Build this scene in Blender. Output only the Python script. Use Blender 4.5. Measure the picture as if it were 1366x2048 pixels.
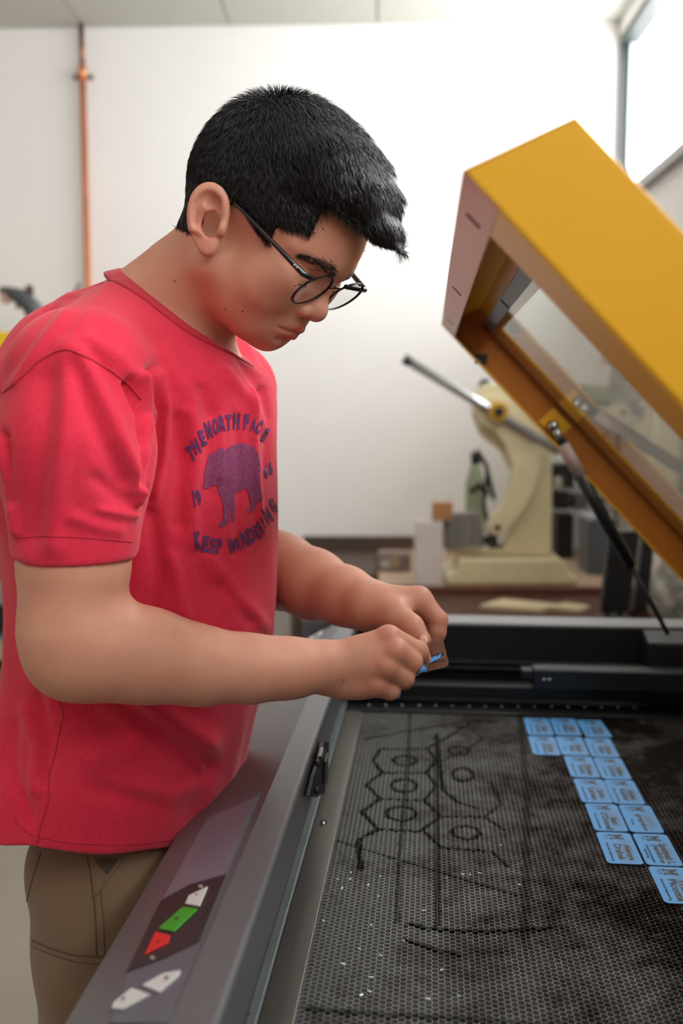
import bpy, bmesh, math, random
import numpy as np
from mathutils import Vector, Matrix
from mathutils.bvhtree import BVHTree

for _o in list(bpy.data.objects):
    bpy.data.objects.remove(_o)
scene = bpy.context.scene
COL = scene.collection
random.seed(7)
RNG = np.random.default_rng(7)
R = math.radians

# ------------------------------------------------------------------ camera
CAMH = 1.38
PITCH = R(6.1)
FPX = 1991.0
cam_d = bpy.data.cameras.new('camera')
cam_d.sensor_fit = 'AUTO'
cam_d.sensor_width = 36.0
cam_d.lens = 35.0
cam_d.clip_start = 0.05
cam_d.dof.use_dof = True
cam_d.dof.focus_distance = 0.98
cam_d.dof.aperture_fstop = 3.4
cam = bpy.data.objects.new('camera', cam_d)
COL.objects.link(cam)
cam.location = (0, 0, CAMH)
cam.rotation_euler = (math.pi / 2 - PITCH, 0, 0)
scene.camera = cam

# ------------------------------------------------------------------ sky, exposure
world = bpy.data.worlds.new('sky')
scene.world = world
world.use_nodes = True
wn = world.node_tree.nodes
wn['Background'].inputs[0].default_value = (0.97, 0.975, 1.0, 1)
wn['Background'].inputs[1].default_value = 14.0
scene.view_settings.view_transform = 'Standard'
scene.view_settings.look = 'None'
scene.view_settings.gamma = 1.0
scene.view_settings.use_curve_mapping = False
scene.view_settings.exposure = 0.14
scene.cycles.use_denoising = True
scene.cycles.max_bounces = 6
scene.cycles.diffuse_bounces = 4
scene.cycles.glossy_bounces = 3
scene.cycles.use_adaptive_sampling = True
scene.cycles.adaptive_threshold = .04
scene.cycles.transparent_max_bounces = 8
scene.cycles.sample_clamp_indirect = 6.0

# ------------------------------------------------------------------ frames and pixel rays
def ray(px, py):
    cp, sp = math.cos(PITCH), math.sin(PITCH)
    a = (px - 683.0) / FPX
    b = (1024.0 - py) / FPX
    return Vector((a, cp + b * sp, -sp + b * cp))
CAMP = Vector((0, 0, CAMH))
def P(px, py, Y):
    d = ray(px, py)
    return CAMP + d * (Y / d.y)
def Pz(px, py, z):
    d = ray(px, py)
    return CAMP + d * ((z - CAMH) / d.z)
def Ppl(px, py, p0, n):
    d = ray(px, py)
    return CAMP + d * ((Vector(p0) - CAMP).dot(n) / d.dot(n))
def project(V):
    """world (N,3) -> pixels (N,2)"""
    V = np.asarray(V, float) - np.array([0, 0, CAMH])
    cp, sp = math.cos(PITCH), math.sin(PITCH)
    zc = V[:, 1] * cp - V[:, 2] * sp
    up = V[:, 1] * sp + V[:, 2] * cp
    return np.stack([683 + FPX * V[:, 0] / zc, 1024 - FPX * up / zc], 1)
TH = R(5.08)                     # the engraver is turned a little from the view
MX = Vector((math.cos(TH), -math.sin(TH), 0))
MY = Vector((math.sin(TH), math.cos(TH), 0))
def to_m(w):
    return Vector((w.dot(MX), w.dot(MY), w.z))
def Pm(px, py, my):
    return to_m(Ppl(px, py, MY * my, MY))
def Pmz(px, py, z):
    return to_m(Pz(px, py, z))
TR = R(2.0)                      # the room
RX = Vector((math.cos(TR), -math.sin(TR), 0))
RY = Vector((math.sin(TR), math.cos(TR), 0))
def to_r(w):
    return Vector((w.dot(RX), w.dot(RY), w.z))
def Pr(px, py, ry):
    return to_r(Ppl(px, py, RY * ry, RY))

# ------------------------------------------------------------------ materials
def lin(h):
    h = h.lstrip('#')
    c = [int(h[i:i + 2], 16) / 255 for i in (0, 2, 4)]
    return tuple((x / 12.92 if x <= .04045 else ((x + .055) / 1.055) ** 2.4) for x in c) + (1,)
MATS = {}
def mat(name, color, rough=.5, metal=0.0, bump=0.0, bscale=200.0, var=0.0, vscale=8.0, spec=.5,
        coat=0.0, sheen=0.0, stretch=None, sub=0.0, alpha=1.0, emit=None, estr=0.0, trans=0.0, bdist=.001):
    if name in MATS:
        return MATS[name]
    m = bpy.data.materials.new(name)
    m.use_nodes = True
    nt = m.node_tree
    b = nt.nodes['Principled BSDF']
    col = lin(color) if isinstance(color, str) else tuple(color) + ((1,) if len(color) == 3 else ())
    b.inputs['Base Color'].default_value = col
    b.inputs['Roughness'].default_value = rough
    b.inputs['Metallic'].default_value = metal
    b.inputs['Specular IOR Level'].default_value = spec
    b.inputs['Coat Weight'].default_value = coat
    b.inputs['Sheen Weight'].default_value = sheen
    b.inputs['Alpha'].default_value = alpha
    b.inputs['Transmission Weight'].default_value = trans
    if sub:
        b.inputs['Subsurface Weight'].default_value = sub
        b.inputs['Subsurface Radius'].default_value = (1.0, .35, .2)
        b.inputs['Subsurface Scale'].default_value = .004
    if emit:
        b.inputs['Emission Color'].default_value = lin(emit)
        b.inputs['Emission Strength'].default_value = estr
    tc = nt.nodes.new('ShaderNodeTexCoord')
    mp = nt.nodes.new('ShaderNodeMapping')
    nt.links.new(tc.outputs['Object'], mp.inputs[0])
    if stretch:
        mp.inputs['Scale'].default_value = stretch
    if var:
        n = nt.nodes.new('ShaderNodeTexNoise')
        n.inputs['Scale'].default_value = vscale
        n.inputs['Detail'].default_value = 5
        nt.links.new(mp.outputs[0], n.inputs['Vector'])
        mr = nt.nodes.new('ShaderNodeMapRange')
        mr.inputs[1].default_value = .3; mr.inputs[2].default_value = .7
        mr.inputs[3].default_value = 1 - var; mr.inputs[4].default_value = 1 + var
        nt.links.new(n.outputs[0], mr.inputs[0])
        vm = nt.nodes.new('ShaderNodeVectorMath'); vm.operation = 'SCALE'
        vm.inputs[0].default_value = col[:3]
        nt.links.new(mr.outputs[0], vm.inputs['Scale'])
        nt.links.new(vm.outputs[0], b.inputs['Base Color'])
    if bump:
        n2 = nt.nodes.new('ShaderNodeTexNoise')
        n2.inputs['Scale'].default_value = bscale
        n2.inputs['Detail'].default_value = 3
        nt.links.new(mp.outputs[0], n2.inputs['Vector'])
        bp = nt.nodes.new('ShaderNodeBump')
        bp.inputs['Strength'].default_value = bump
        bp.inputs['Distance'].default_value = bdist
        nt.links.new(n2.outputs[0], bp.inputs['Height'])
        nt.links.new(bp.outputs[0], b.inputs['Normal'])
    MATS[name] = m
    return m

def schlick(nt, f0=.05, ex=5.0):
    """reflectance of a thin sheet, the same from both sides"""
    lw = nt.nodes.new('ShaderNodeLayerWeight'); lw.inputs[0].default_value = .5
    p = nt.nodes.new('ShaderNodeMath'); p.operation = 'POWER'; p.inputs[1].default_value = ex
    m = nt.nodes.new('ShaderNodeMath'); m.operation = 'MULTIPLY_ADD'; m.inputs[1].default_value = 1 - f0; m.inputs[2].default_value = f0
    nt.links.new(lw.outputs['Facing'], p.inputs[0]); nt.links.new(p.outputs[0], m.inputs[0])
    return m
# ------------------------------------------------------------------ object helpers
def tag(o, label=None, cat=None, group=None, kind=None):
    if label: o['label'] = label
    if cat: o['category'] = cat
    if group: o['group'] = group
    if kind: o['kind'] = kind
    return o
def empty(name, loc=(0, 0, 0), rz=0.0, parent=None):
    o = bpy.data.objects.new(name, None)
    o.empty_display_size = .05
    COL.objects.link(o)
    o.location = loc
    o.rotation_euler = (0, 0, rz)
    if parent: o.parent = parent
    return o
def link_mesh(name, me, material=None, parent=None, smooth=False):
    o = bpy.data.objects.new(name, me)
    COL.objects.link(o)
    if material is not None:
        me.materials.clear()
        me.materials.append(material)
    if parent: o.parent = parent
    if smooth:
        me.polygons.foreach_set('use_smooth', [True] * len(me.polygons))
    return o
def from_bm(name, bm, material=None, parent=None, smooth=False, bevel=0.0, seg=2):
    bmesh.ops.recalc_face_normals(bm, faces=bm.faces)
    me = bpy.data.meshes.new(name)
    bm.to_mesh(me); bm.free()
    o = link_mesh(name, me, material, parent, smooth)
    if bevel:
        add_bevel(o, bevel, seg)
    return o
def add_bevel(o, w, seg=2):
    md = o.modifiers.new('bevel', 'BEVEL')
    md.width = w; md.segments = seg; md.limit_method = 'ANGLE'; md.angle_limit = R(35)
    md.harden_normals = False
def bbox(bm, a, b, rot=None):
    """box from corner a to corner b"""
    a, b = Vector(a), Vector(b)
    c = (a + b) / 2; s = b - a
    M = Matrix.Translation(c) @ Matrix.Diagonal((s.x, s.y, s.z, 1))
    bmesh.ops.create_cube(bm, size=1.0, matrix=(rot @ M) if rot else M)
def box(name, a, b, material, parent=None, bevel=.002):
    bm = bmesh.new(); bbox(bm, a, b)
    return from_bm(name, bm, material, parent, bevel=bevel)
def prism_bm(bm, pts, vec):
    """closed polygon pts (3D) extruded by vec"""
    vec = Vector(vec)
    lo = [bm.verts.new(Vector(p)) for p in pts]
    hi = [bm.verts.new(Vector(p) + vec) for p in pts]
    n = len(pts)
    bm.faces.new(lo); bm.faces.new(list(reversed(hi)))
    for i in range(n):
        bm.faces.new([lo[i], hi[i], hi[(i + 1) % n], lo[(i + 1) % n]])
def prism(name, pts, vec, material, parent=None, bevel=0.0, seg=2, smooth=False):
    bm = bmesh.new(); prism_bm(bm, pts, vec)
    return from_bm(name, bm, material, parent, smooth, bevel, seg)
def tube_bm(bm, pts, radii, n=10, cap=True, flat=None):
    """tube along polyline with a radius per point; flat=(axis, factor) squeezes along an axis"""
    pts = [Vector(p) for p in pts]
    if not hasattr(radii, '__len__'): radii = [radii] * len(pts)
    rings = []
    ref = Vector((0, 0, 1))
    for i, p in enumerate(pts):
        t = (pts[min(i + 1, len(pts) - 1)] - pts[max(i - 1, 0)]).normalized()
        if abs(t.dot(ref)) > .95: ref = Vector((0, 1, 0)) if abs(t.y) < .9 else Vector((1, 0, 0))
        x = ref.cross(t).normalized(); y = t.cross(x)
        ref = y
        ring = []
        for k in range(n):
            a = 2 * math.pi * k / n
            v = (x * math.cos(a) + y * math.sin(a)) * radii[i]
            if flat: v = v - flat[0] * v.dot(flat[0]) * (1 - flat[1])
            ring.append(bm.verts.new(p + v))
        rings.append(ring)
    for a, b in zip(rings, rings[1:]):
        for k in range(n):
            bm.faces.new([a[k], a[(k + 1) % n], b[(k + 1) % n], b[k]])
    if cap:
        bm.faces.new(list(reversed(rings[0]))); bm.faces.new(rings[-1])
def tube(name, pts, radii, material, parent=None, n=12, flat=None):
    bm = bmesh.new(); tube_bm(bm, pts, radii, n, True, flat)
    return from_bm(name, bm, material, parent, smooth=True)
def disc_pts(c, ax, ay, r, n=20, r2=None):
    c, ax, ay = Vector(c), Vector(ax), Vector(ay)
    r2 = r2 or r
    return [c + ax * math.cos(2 * math.pi * i / n) * r + ay * math.sin(2 * math.pi * i / n) * r2 for i in range(n)]
def lathe(name, c, prof, material, parent=None, n=24, axis=(0, 0, 1)):
    """prof: list of (radius, height) about axis through c"""
    q = Vector((0, 0, 1)).rotation_difference(Vector(axis))
    bm = bmesh.new()
    rings = []
    for r, h in prof:
        rings.append([bm.verts.new(Vector(c) + q @ Vector((r * math.cos(2 * math.pi * k / n), r * math.sin(2 * math.pi * k / n), h))) for k in range(n)])
    for a, b in zip(rings, rings[1:]):
        for k in range(n):
            bm.faces.new([a[k], a[(k + 1) % n], b[(k + 1) % n], b[k]])
    bm.faces.new(list(reversed(rings[0]))); bm.faces.new(rings[-1])
    return from_bm(name, bm, material, parent, smooth=True)
def rounded_rect(w, h, r, n=6):
    out = []
    for cx, cy, a0 in ((w / 2 - r, h / 2 - r, 0), (-w / 2 + r, h / 2 - r, 90), (-w / 2 + r, -h / 2 + r, 180), (w / 2 - r, -h / 2 + r, 270)):
        for k in range(n + 1):
            a = R(a0 + 90 * k / n)
            out.append((cx + r * math.cos(a), cy + r * math.sin(a)))
    return out
_FONT = {}
def text_mesh(s, bold=0.0, spacing=1.0):
    """flat triangles of a word in the built-in face; returns verts (N,2), faces"""
    key = (s, bold, spacing)
    if key in _FONT: return _FONT[key]
    cu = bpy.data.curves.new('lettering', 'FONT')
    cu.body = s; cu.size = 1.0; cu.align_x = 'CENTER'; cu.align_y = 'CENTER'
    cu.offset = bold; cu.space_character = spacing
    cu.resolution_u = 3
    ob = bpy.data.objects.new('lettering', cu)
    COL.objects.link(ob)
    dg = bpy.context.evaluated_depsgraph_get()
    me = bpy.data.meshes.new_from_object(ob.evaluated_get(dg))
    bm = bmesh.new(); bm.from_mesh(me)
    bmesh.ops.triangulate(bm, faces=bm.faces)
    v = np.array([(q.co.x, q.co.y) for q in bm.verts]); bm.verts.index_update()
    f = [[q.index for q in p.verts] for p in bm.faces]
    bm.free()
    bpy.data.objects.remove(ob); bpy.data.curves.remove(cu); bpy.data.meshes.remove(me)
    if len(v):
        v = v - (v.min(0) + v.max(0)) / 2
    _FONT[key] = (v, f)
    return v, f
# ================================================================== room
ROOM_D = 3.9
CEIL = 2.80
WALL_R = to_r(P(1232, 200, ROOM_D)).x
ROOM_L, ROOM_N = -3.0, -2.4
m_wall = mat('wall_paint', '#ece8e6', .75, bump=.12, bscale=350, var=.015, vscale=3)
m_wall2 = mat('wall_paint_beige', '#c0b7b0', .75, bump=.12, bscale=350)
m_ceil = mat('ceiling_tile', '#c6c6bb', .9, bump=.35, bscale=500, var=.02, vscale=30)
m_floor = mat('floor_concrete', '#a0978a', .55, bump=.1, bscale=60, var=.08, vscale=2.5)
m_dark = mat('window_frame_dark', '#2e3330', .45)
m_sill = mat('window_sill_grey', '#8f8b88', .5)
m_jamb = mat('window_jamb', '#b9c6d2', .5)

def room_obj(o, kind='structure'):
    o.rotation_euler = (0, 0, -TR)
    o['kind'] = kind
    return o
def rbox(name, a, b, m, bevel=0.0):
    return room_obj(box(name, a, b, m, None, bevel))

rbox('floor', (ROOM_L - .1, ROOM_N - .1, -.1), (WALL_R + .15, ROOM_D + .1, 0), m_floor)
ceil = rbox('ceiling', (ROOM_L - .1, ROOM_N - .1, CEIL + .012), (WALL_R + .15, ROOM_D + .1, CEIL + .1), mat('ceiling_grid', '#8f8e84', .8))
rbox('wall_back', (ROOM_L - .1, ROOM_D, 0), (WALL_R + .15, ROOM_D + .1, CEIL + .012), m_wall)
rbox('wall_left', (ROOM_L - .1, ROOM_N, 0), (ROOM_L, ROOM_D, CEIL + .012), m_wall2)
rbox('wall_front', (ROOM_L - .1, ROOM_N - .1, 0), (WALL_R + .15, ROOM_N, CEIL + .012), m_wall2)
# right wall with a long strip window high up
SILL, HEAD = 2.13, 2.735
WY0, WY1 = -1.6, ROOM_D - .015
bm = bmesh.new()
bbox(bm, (WALL_R, ROOM_N, 0), (WALL_R + .06, ROOM_D, SILL))
bbox(bm, (WALL_R, ROOM_N, HEAD), (WALL_R + .06, ROOM_D, CEIL + .012))
bbox(bm, (WALL_R, ROOM_N, SILL), (WALL_R + .06, WY0, HEAD))
room_obj(from_bm('wall_right', bm, m_wall))
# ceiling tiles
tw, tl = .553, 1.106
x0 = to_r(P(755, 53, ROOM_D)).x
cols = [x0 + tw * k for k in range(-7, 3) if ROOM_L < x0 + tw * (k + 1) and x0 + tw * k < WALL_R]
tm = None
for cx in cols:
    for r_ in range(6):
        xa, xb = max(cx, ROOM_L) + .003, min(cx + tw, WALL_R) - .003
        yb, ya = ROOM_D - r_ * tl - .003, max(ROOM_D - (r_ + 1) * tl, ROOM_N) + .003
        if xb - xa < .05 or yb - ya < .05: continue
        full = abs(xb - xa - tw + .006) < 1e-4 and abs(yb - ya - tl + .006) < 1e-4
        if full and tm is not None:
            o = bpy.data.objects.new('ceiling_tile', tm); COL.objects.link(o)
        else:
            bm = bmesh.new(); bbox(bm, (-(xb - xa) / 2, -(yb - ya) / 2, 0), ((xb - xa) / 2, (yb - ya) / 2, .012))
            o = from_bm('ceiling_tile', bm, m_ceil)
            if full: tm = o.data
        o.parent = ceil
        o.location = ((xa + xb) / 2, (ya + yb) / 2, CEIL)
# window: frame, jamb, sill, panes
win = empty('window_1'); win.rotation_euler = (0, 0, -TR); win['kind'] = 'structure'
bm = bmesh.new()
bbox(bm, (WALL_R - .004, WY0, HEAD - .03), (WALL_R + .06, WY1, HEAD))
bbox(bm, (WALL_R - .004, WY1 - .012, SILL), (WALL_R + .03, WY1, HEAD - .03))
from_bm('window_frame', bm, m_dark, win)
bm = bmesh.new()
bbox(bm, (WALL_R + .03, WY1 - .03, SILL), (WALL_R + .05, WY1, HEAD - .03))
for yy in (.9, -.4):
    bbox(bm, (WALL_R + .03, yy - .02, SILL), (WALL_R + .055, yy + .02, HEAD - .03))
from_bm('window_mullion', bm, m_jamb, win)
box('window_sill', (WALL_R - .03, WY0, SILL - .035), (WALL_R + .058, WY1, SILL + .001), m_sill, win, .003)
mg = bpy.data.materials.new('window_glass'); mg.use_nodes = True
nt = mg.node_tree; nt.nodes.clear()
out = nt.nodes.new('ShaderNodeOutputMaterial'); mx = nt.nodes.new('ShaderNodeMixShader')
tr = nt.nodes.new('ShaderNodeBsdfTransparent'); gl = nt.nodes.new('ShaderNodeBsdfGlossy'); fr = schlick(nt)
tr.inputs[0].default_value = (.97, .99, .98, 1); gl.inputs['Roughness'].default_value = .02
nt.links.new(fr.outputs[0], mx.inputs[0]); nt.links.new(tr.outputs[0], mx.inputs[1]); nt.links.new(gl.outputs[0], mx.inputs[2]); nt.links.new(mx.outputs[0], out.inputs[0])
edges = [WY0, -.4, .9, WY1 - .03]
for a, b in zip(edges, edges[1:]):
    bm = bmesh.new()
    v = [bm.verts.new(p) for p in ((WALL_R + .045, a, SILL), (WALL_R + .045, b, SILL), (WALL_R + .045, b, HEAD - .03), (WALL_R + .045, a, HEAD - .03))]
    bm.faces.new(v)
    from_bm('pane', bm, mg, win)
# daylight enters through the strip window
pl = bpy.data.lights.new('window_portal', 'AREA'); pl.shape = 'RECTANGLE'
pl.size = WY1 - WY0; pl.size_y = HEAD - SILL
pl.cycles.is_portal = True
po = bpy.data.objects.new('window_portal', pl); COL.objects.link(po)
c = RX * (WALL_R + .058) + RY * ((WY0 + WY1) / 2) + Vector((0, 0, (SILL + HEAD) / 2))
M = Matrix((( RY.x, 0, RX.x), (RY.y, 0, RX.y), (0, 1, 0))).to_4x4()   # columns: local x=RY, y=up, z=RX -> light shines along -z = -RX
po.matrix_world = Matrix.Translation(c) @ M
# added ceiling panels, out of view, as fill light for the near side
m_diff = mat('fill_diffuser', '#ffffff', .6, emit='#fff5e6', estr=3.4)
m_trim = mat('fill_trim', '#e2e0d8', .5)
for cx, cy, nm in ((-1.55, .55, 'added unseen fill light panel left of the printed shirt above the shelf side'), (-.45, -.9, 'added unseen fill light panel behind the photographer')):
    t = empty('fill_panel', RX * cx + RY * cy + Vector((0, 0, CEIL)), -TR)
    tag(t, nm, 'ceiling light', 'added fill panels')
    bm = bmesh.new()
    w, l = .27, .56
    for a, b in (((-w, -l, -.02), (-w + .02, l, 0)), ((w - .02, -l, -.02), (w, l, 0)), ((-w, -l, -.02), (w, -l + .02, 0)), ((-w, l - .02, -.02), (w, l, 0))):
        bbox(bm, a, b)
    from_bm('frame', bm, m_trim, t)
    box('diffuser', (-w + .02, -l + .02, -.015), (w - .02, l - .02, -.002), m_diff, t, 0)

# copper pipe on the back wall
m_cu = mat('copper', '#dd8f63', .38, .65, var=.12, vscale=12)
m_cu2 = mat('copper_aged', '#8a5636', .4, 1.0, var=.2, vscale=20)
pt = to_r(P(157, 58, ROOM_D - .035))
pipe = empty('copper_pipe', RX * pt.x + RY * (ROOM_D - .035), -TR)
tag(pipe, 'thin vertical copper pipe running down the pale back wall', 'pipe')
zc = to_r(P(160, 136, ROOM_D - .035)).z
tube('tube', [(0, 0, .02), (0, 0, zc)], .0125, m_cu, pipe, 16)
tube('tube', [(0, 0, zc), (0, 0, CEIL)], .010, m_cu2, pipe, 16)
tube('coupling', [(0, 0, zc - .03), (0, 0, zc + .02)], .0155, m_cu, pipe, 16)
box('clamp', (-.035, .006, zc - .022), (.035, .033, zc - .008), mat('clamp_steel', '#77706a', .4, .8), pipe, .003)
# ================================================================== bench and press behind the engraver
m_oak = mat('bench_edge_wood', '#5b2f1d', .5, var=.3, vscale=25, stretch=(1, 1, .12), bump=.1, bscale=40)
m_tan = mat('bench_top_tan', '#b59a83', .6, var=.06, vscale=6)
m_dkb = mat('desk_dark_brown', '#4a3a2f', .6, var=.1, vscale=8)
m_cream = mat('press_cream_enamel', '#d9cba6', .42, var=.06, vscale=14, bump=.15, bscale=90)
m_steel = mat('steel', '#a8a8aa', .28, .9)
m_dsteel = mat('dark_steel', '#4a4a4d', .4, .8)
m_black = mat('black_plastic', '#17171a', .45)
m_card = mat('cardboard', '#a9784f', .8, var=.08, vscale=10)
m_white = mat('white_card', '#cfc3bd', .7, var=.05, vscale=9)
BZ = .82
BY0, BY1 = 3.05, ROOM_D - .01
def rth(name, loc, label, cat, group=None):
    """empty standing at room coordinates"""
    o = empty(name, RX * loc[0] + RY * loc[1] + Vector((0, 0, loc[2])), -TR)
    return tag(o, label, cat, group)
bx0 = Pr(835, 1170, BY0).x
wb = rth('workbench', (0, 0, 0), 'workbench with tan top and thick reddish brown wooden front edge', 'workbench')
box('top', (bx0 - .12, BY0 + .04, BZ - .06), (WALL_R - .02, BY1, BZ), m_tan, wb, .003)
box('front_edge', (bx0 - .12, BY0, BZ - .066), (WALL_R - .02, BY0 + .04, BZ + .001), m_oak, wb, .004)
for x in (bx0 - .08, WALL_R - .09):
    for y in (BY0 + .05, BY1 - .1):
        box('leg', (x, y, 0), (x + .06, y + .06, BZ - .066), m_oak, wb, .003)
dk = rth('desk', (0, 0, 0), 'dark brown low desk against the back wall, left of the cream press', 'desk')
dx0, dx1 = Pr(606, 1100, BY1).x, bx0 - .125
box('top', (dx0, 3.3, BZ - .04), (dx1, BY1, BZ - .004), m_dkb, dk, .003)
box('side_panel', (dx0, 3.32, 0), (dx0 + .025, BY1, BZ - .04), m_dkb, dk, .002)
box('side_panel', (dx1 - .025, 3.32, 0), (dx1, BY1, BZ - .04), m_dkb, dk, .002)
box('front_panel', (dx0 + .025, 3.335, .1), (dx1 - .025, 3.35, BZ - .04), m_dkb, dk, .002)
rt = rth('wall_rail', (0, 0, 0), 'dark brown board leaning at the wall on the desk top', 'board')
zt = Pr(700, 1097, BY1 - .02).z
box('board', (dx0 + .002, BY1 - .03, BZ - .003), (Pr(828, 1097, BY1).x, BY1 - .006, max(zt, BZ + .05)), m_dkb, rt, .002)

# ---- cream press, traced in a plane and given its real depth
PY = 3.2
def q(cx, cy, y=PY):           # crop coordinates of the press close-up -> room coordinates on plane y
    return Pr(780 + cx / 2.331, 660 + cy / 2.331, y)
base_pt = q(500, 1190)
press = rth('arbor_press', (base_pt.x, PY, BZ + .0025), 'cream painted hand lever press with a curved arm on the workbench', 'press')
off = Vector((base_pt.x, PY, base_pt.z))
def pq(lst, y=PY):
    k = 1.0
    return [q(x, y_) - off for x, y_ in lst]
def slab(name, lst, d0, d1, m, parent=press, bevel=.006, smooth=False):
    pts = [p + Vector((0, d0, 0)) for p in pq(lst)]
    return prism(name, pts, (0, d1 - d0, 0), m, parent, bevel, 3, smooth)
slab('frame', [(520, 1045), (575, 880), (590, 740), (520, 600), (420, 520), (385, 430), (385, 340), (430, 285), (530, 280), (640, 350), (720, 500), (745, 600),
               (745, 1060), (748, 1075), (310, 1075), (255, 1062), (255, 1035)], -.035, .06, m_cream)
slab('base', [(250, 1190), (250, 1150), (300, 1132), (310, 1078), (752, 1078), (790, 1092), (805, 1150), (845, 1162), (845, 1190)], -.1, .12, m_cream)
arm_o = [(455, 480), (520, 560), (552, 660), (540, 760), (500, 840), (448, 905), (440, 935), (455, 965), (490, 978), (525, 965), (545, 935),
         (600, 870), (650, 780), (678, 690), (680, 610), (650, 540), (590, 480), (540, 440)]
slab('curved_arm', arm_o, -.085, -.04, m_cream)
def cyl(name, cx, cy, r, d0, d1, m, parent=press, n=24):
    c = q(cx, cy) - off
    bm = bmesh.new()
    prism_bm(bm, [Vector((c.x + r * math.cos(2 * math.pi * k / n), d0, c.z + r * math.sin(2 * math.pi * k / n))) for k in range(n)], (0, d1 - d0, 0))
    return from_bm(name, bm, m, parent, bevel=.002)
cyl('hub', 470, 415, .052, -.085, .06, m_cream)
cyl('hub_ring', 484, 412, .030, -.128, -.085, mat('brass_ring', '#c69a2c', .4, .4))
cyl('hub_bolt', 484, 412, .016, -.142, -.125, m_black, n=6)
cyl('pivot_pin', 486, 936, .009, -.095, -.08, m_black)
cyl('top_knob', 440, 285, .016, -.02, .03, m_dsteel)
h0, h1, h2 = q(75, 180) - off, q(430, 390) - off, q(760, 590) - off
dv = Vector((0, -.095, 0))
hd = tube('lever', [h0 + dv, h1 + dv, h2 + dv], .0150, m_steel, press, 12)
tube('lever_tip', [h0 + dv + (h0 - h1).normalized() * .012, h0 + dv - (h0 - h1).normalized() * .012], .016, m_dsteel, hd, 12)
slab('ram', [(455, 1035), (455, 1075), (535, 1075), (535, 1035)], -.03, .03, m_dsteel, bevel=.003)
slab('ram_rod', [(470, 975), (470, 1035), (500, 1035), (500, 975)], -.02, .01, m_dsteel, bevel=.003)
slab('anvil', [(225, 1030), (240, 880), (400, 870), (430, 1030)], -.07, -.03, mat('grooved_plate', '#86827f', .45, .5, var=.2, vscale=90, stretch=(1, .02, .02)), bevel=.003)
# ---- things round the press
def rb(name, px0, py0, px1, py1, y, depth, m, label, cat, group=None, z0=None, bevel=.003):
    """upright box whose front face fills the pixel rectangle at room depth y"""
    a, b = Pr(px0, py1, y), Pr(px1, py0, y)
    zb = a.z if z0 is None else z0
    o = box(name, (-(b.x - a.x) / 2, 0, 0), ((b.x - a.x) / 2, depth, b.z - zb), m, None, bevel)
    o.location = RX * ((a.x + b.x) / 2) + RY * y + Vector((0, 0, zb)); o.rotation_euler = (0, 0, -TR)
    if label: tag(o, label, cat, group)
    return o
wbx = rb('white_box', 831, 1042, 886, 1172, 3.07, .05, m_white, 'tall white cardboard box standing left of the cream press', 'box', z0=BZ)
bt = Pr(860, 1036, 3.12)
o = rb('cardboard_box', 866, 1006, 906, 1041, 3.07, .05, m_card, 'small brown cardboard box lying on the tall white box', 'box', z0=Pr(860, 1042, 3.07).z + .001)
# packet of parts
pk = rth('parts_packet', (Pr(790, 1170, 3.34).x, 3.34, BZ), 'upright packet of mixed parts with pink and tan print beside the white box', 'packet')
a, b = Pr(757, 1170, 3.34), Pr(826, 1106, 3.34)
hh = b.z - BZ
box('pouch', (-.055, 0, 0), (.055, .05, hh), mat('packet_mauve', '#7d6a66', .6, var=.35, vscale=45), pk, .008)
box('label_strip', (-.01, -.003, .01), (.012, .0, hh * .8), mat('packet_tan', '#a08a66', .6), pk, .001)
box('cloudy_patch', (-.05, -.004, .012), (-.015, .0, hh * .6), mat('packet_pale', '#a9a39a', .6), pk, .001)
# black clamp tools and green bottle left of the press column
bt = rth('green_bottle', (Pr(950, 1000, 3.46).x, 3.46, BZ), 'pale green plastic bottle behind the press lever arm', 'bottle')
zt = Pr(950, 905, 3.42).z - BZ
lathe('bottle_body', (0, 0, 0), [(.001, 0), (.032, .002), (.034, .02), (.034, zt * .72), (.02, zt * .86), (.014, zt * .9)], mat('green_plastic', '#9aa287', .35), bt)
lathe('cap', (0, 0, zt * .9), [(.017, 0), (.017, zt * .1), (.001, zt * .1)], m_black, bt)
m_tool = m_black
ct = rth('hanging_tool', (Pr(965, 1100, 3.36).x, 3.36, BZ), 'black angled clamp tool leaning behind the press arm', 'tool')
def lq(px, py): 
    p = Pr(px, py, 3.36); return (p.x - Pr(965, 1100, 3.36).x, 0, p.z - BZ)
tube('bar', [lq(954, 900), lq(972, 930), lq(988, 1000)], .008, m_tool, ct)
tube('bar', [lq(975, 940), lq(968, 1010), lq(985, 1090)], .007, m_tool, ct)
tube('handle', [lq(940, 985), lq(958, 970), lq(975, 990)], [.010, .013, .010], m_tool, ct)
z_ = lq(972, 1105)[2]
box('jaw', (-.01, -.015, 0), (.04, .015, .12), m_tool, ct, .004)
# sheets of paper on the bench front edge
for (pts, lb) in (([(960, 1217), (1005, 1204), (1120, 1216), (1080, 1226)], 'cream paper sheet lying behind the engraver rim, the larger one'),
                  ([(1095, 1220), (1130, 1212), (1180, 1219), (1160, 1227)], 'small cream paper slip lying right of the larger paper sheet')):
    pp = [Pz(x, y, .8) for x, y in pts]
    c = sum(pp, Vector()) / 4; c.z = .8
    o = prism('paper_sheet', [p - c for p in pp], (0, 0, .012), mat('cream_paper', '#c9b896', .8), None, .001)
    o.location = c
    tag(o, lb, 'paper')
    PAPER = c
rk = rth('trolley', (0, 0, 0), 'low wooden trolley shelf behind the engraver under the papers', 'trolley')
c0 = to_r(PAPER)
box('shelf', (c0.x - .5, c0.y - .12, .77), (c0.x + .12, BY0 - .02, .8), mat('trolley_wood', '#4a2516', .6, var=.2, vscale=20), rk, .002)
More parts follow.
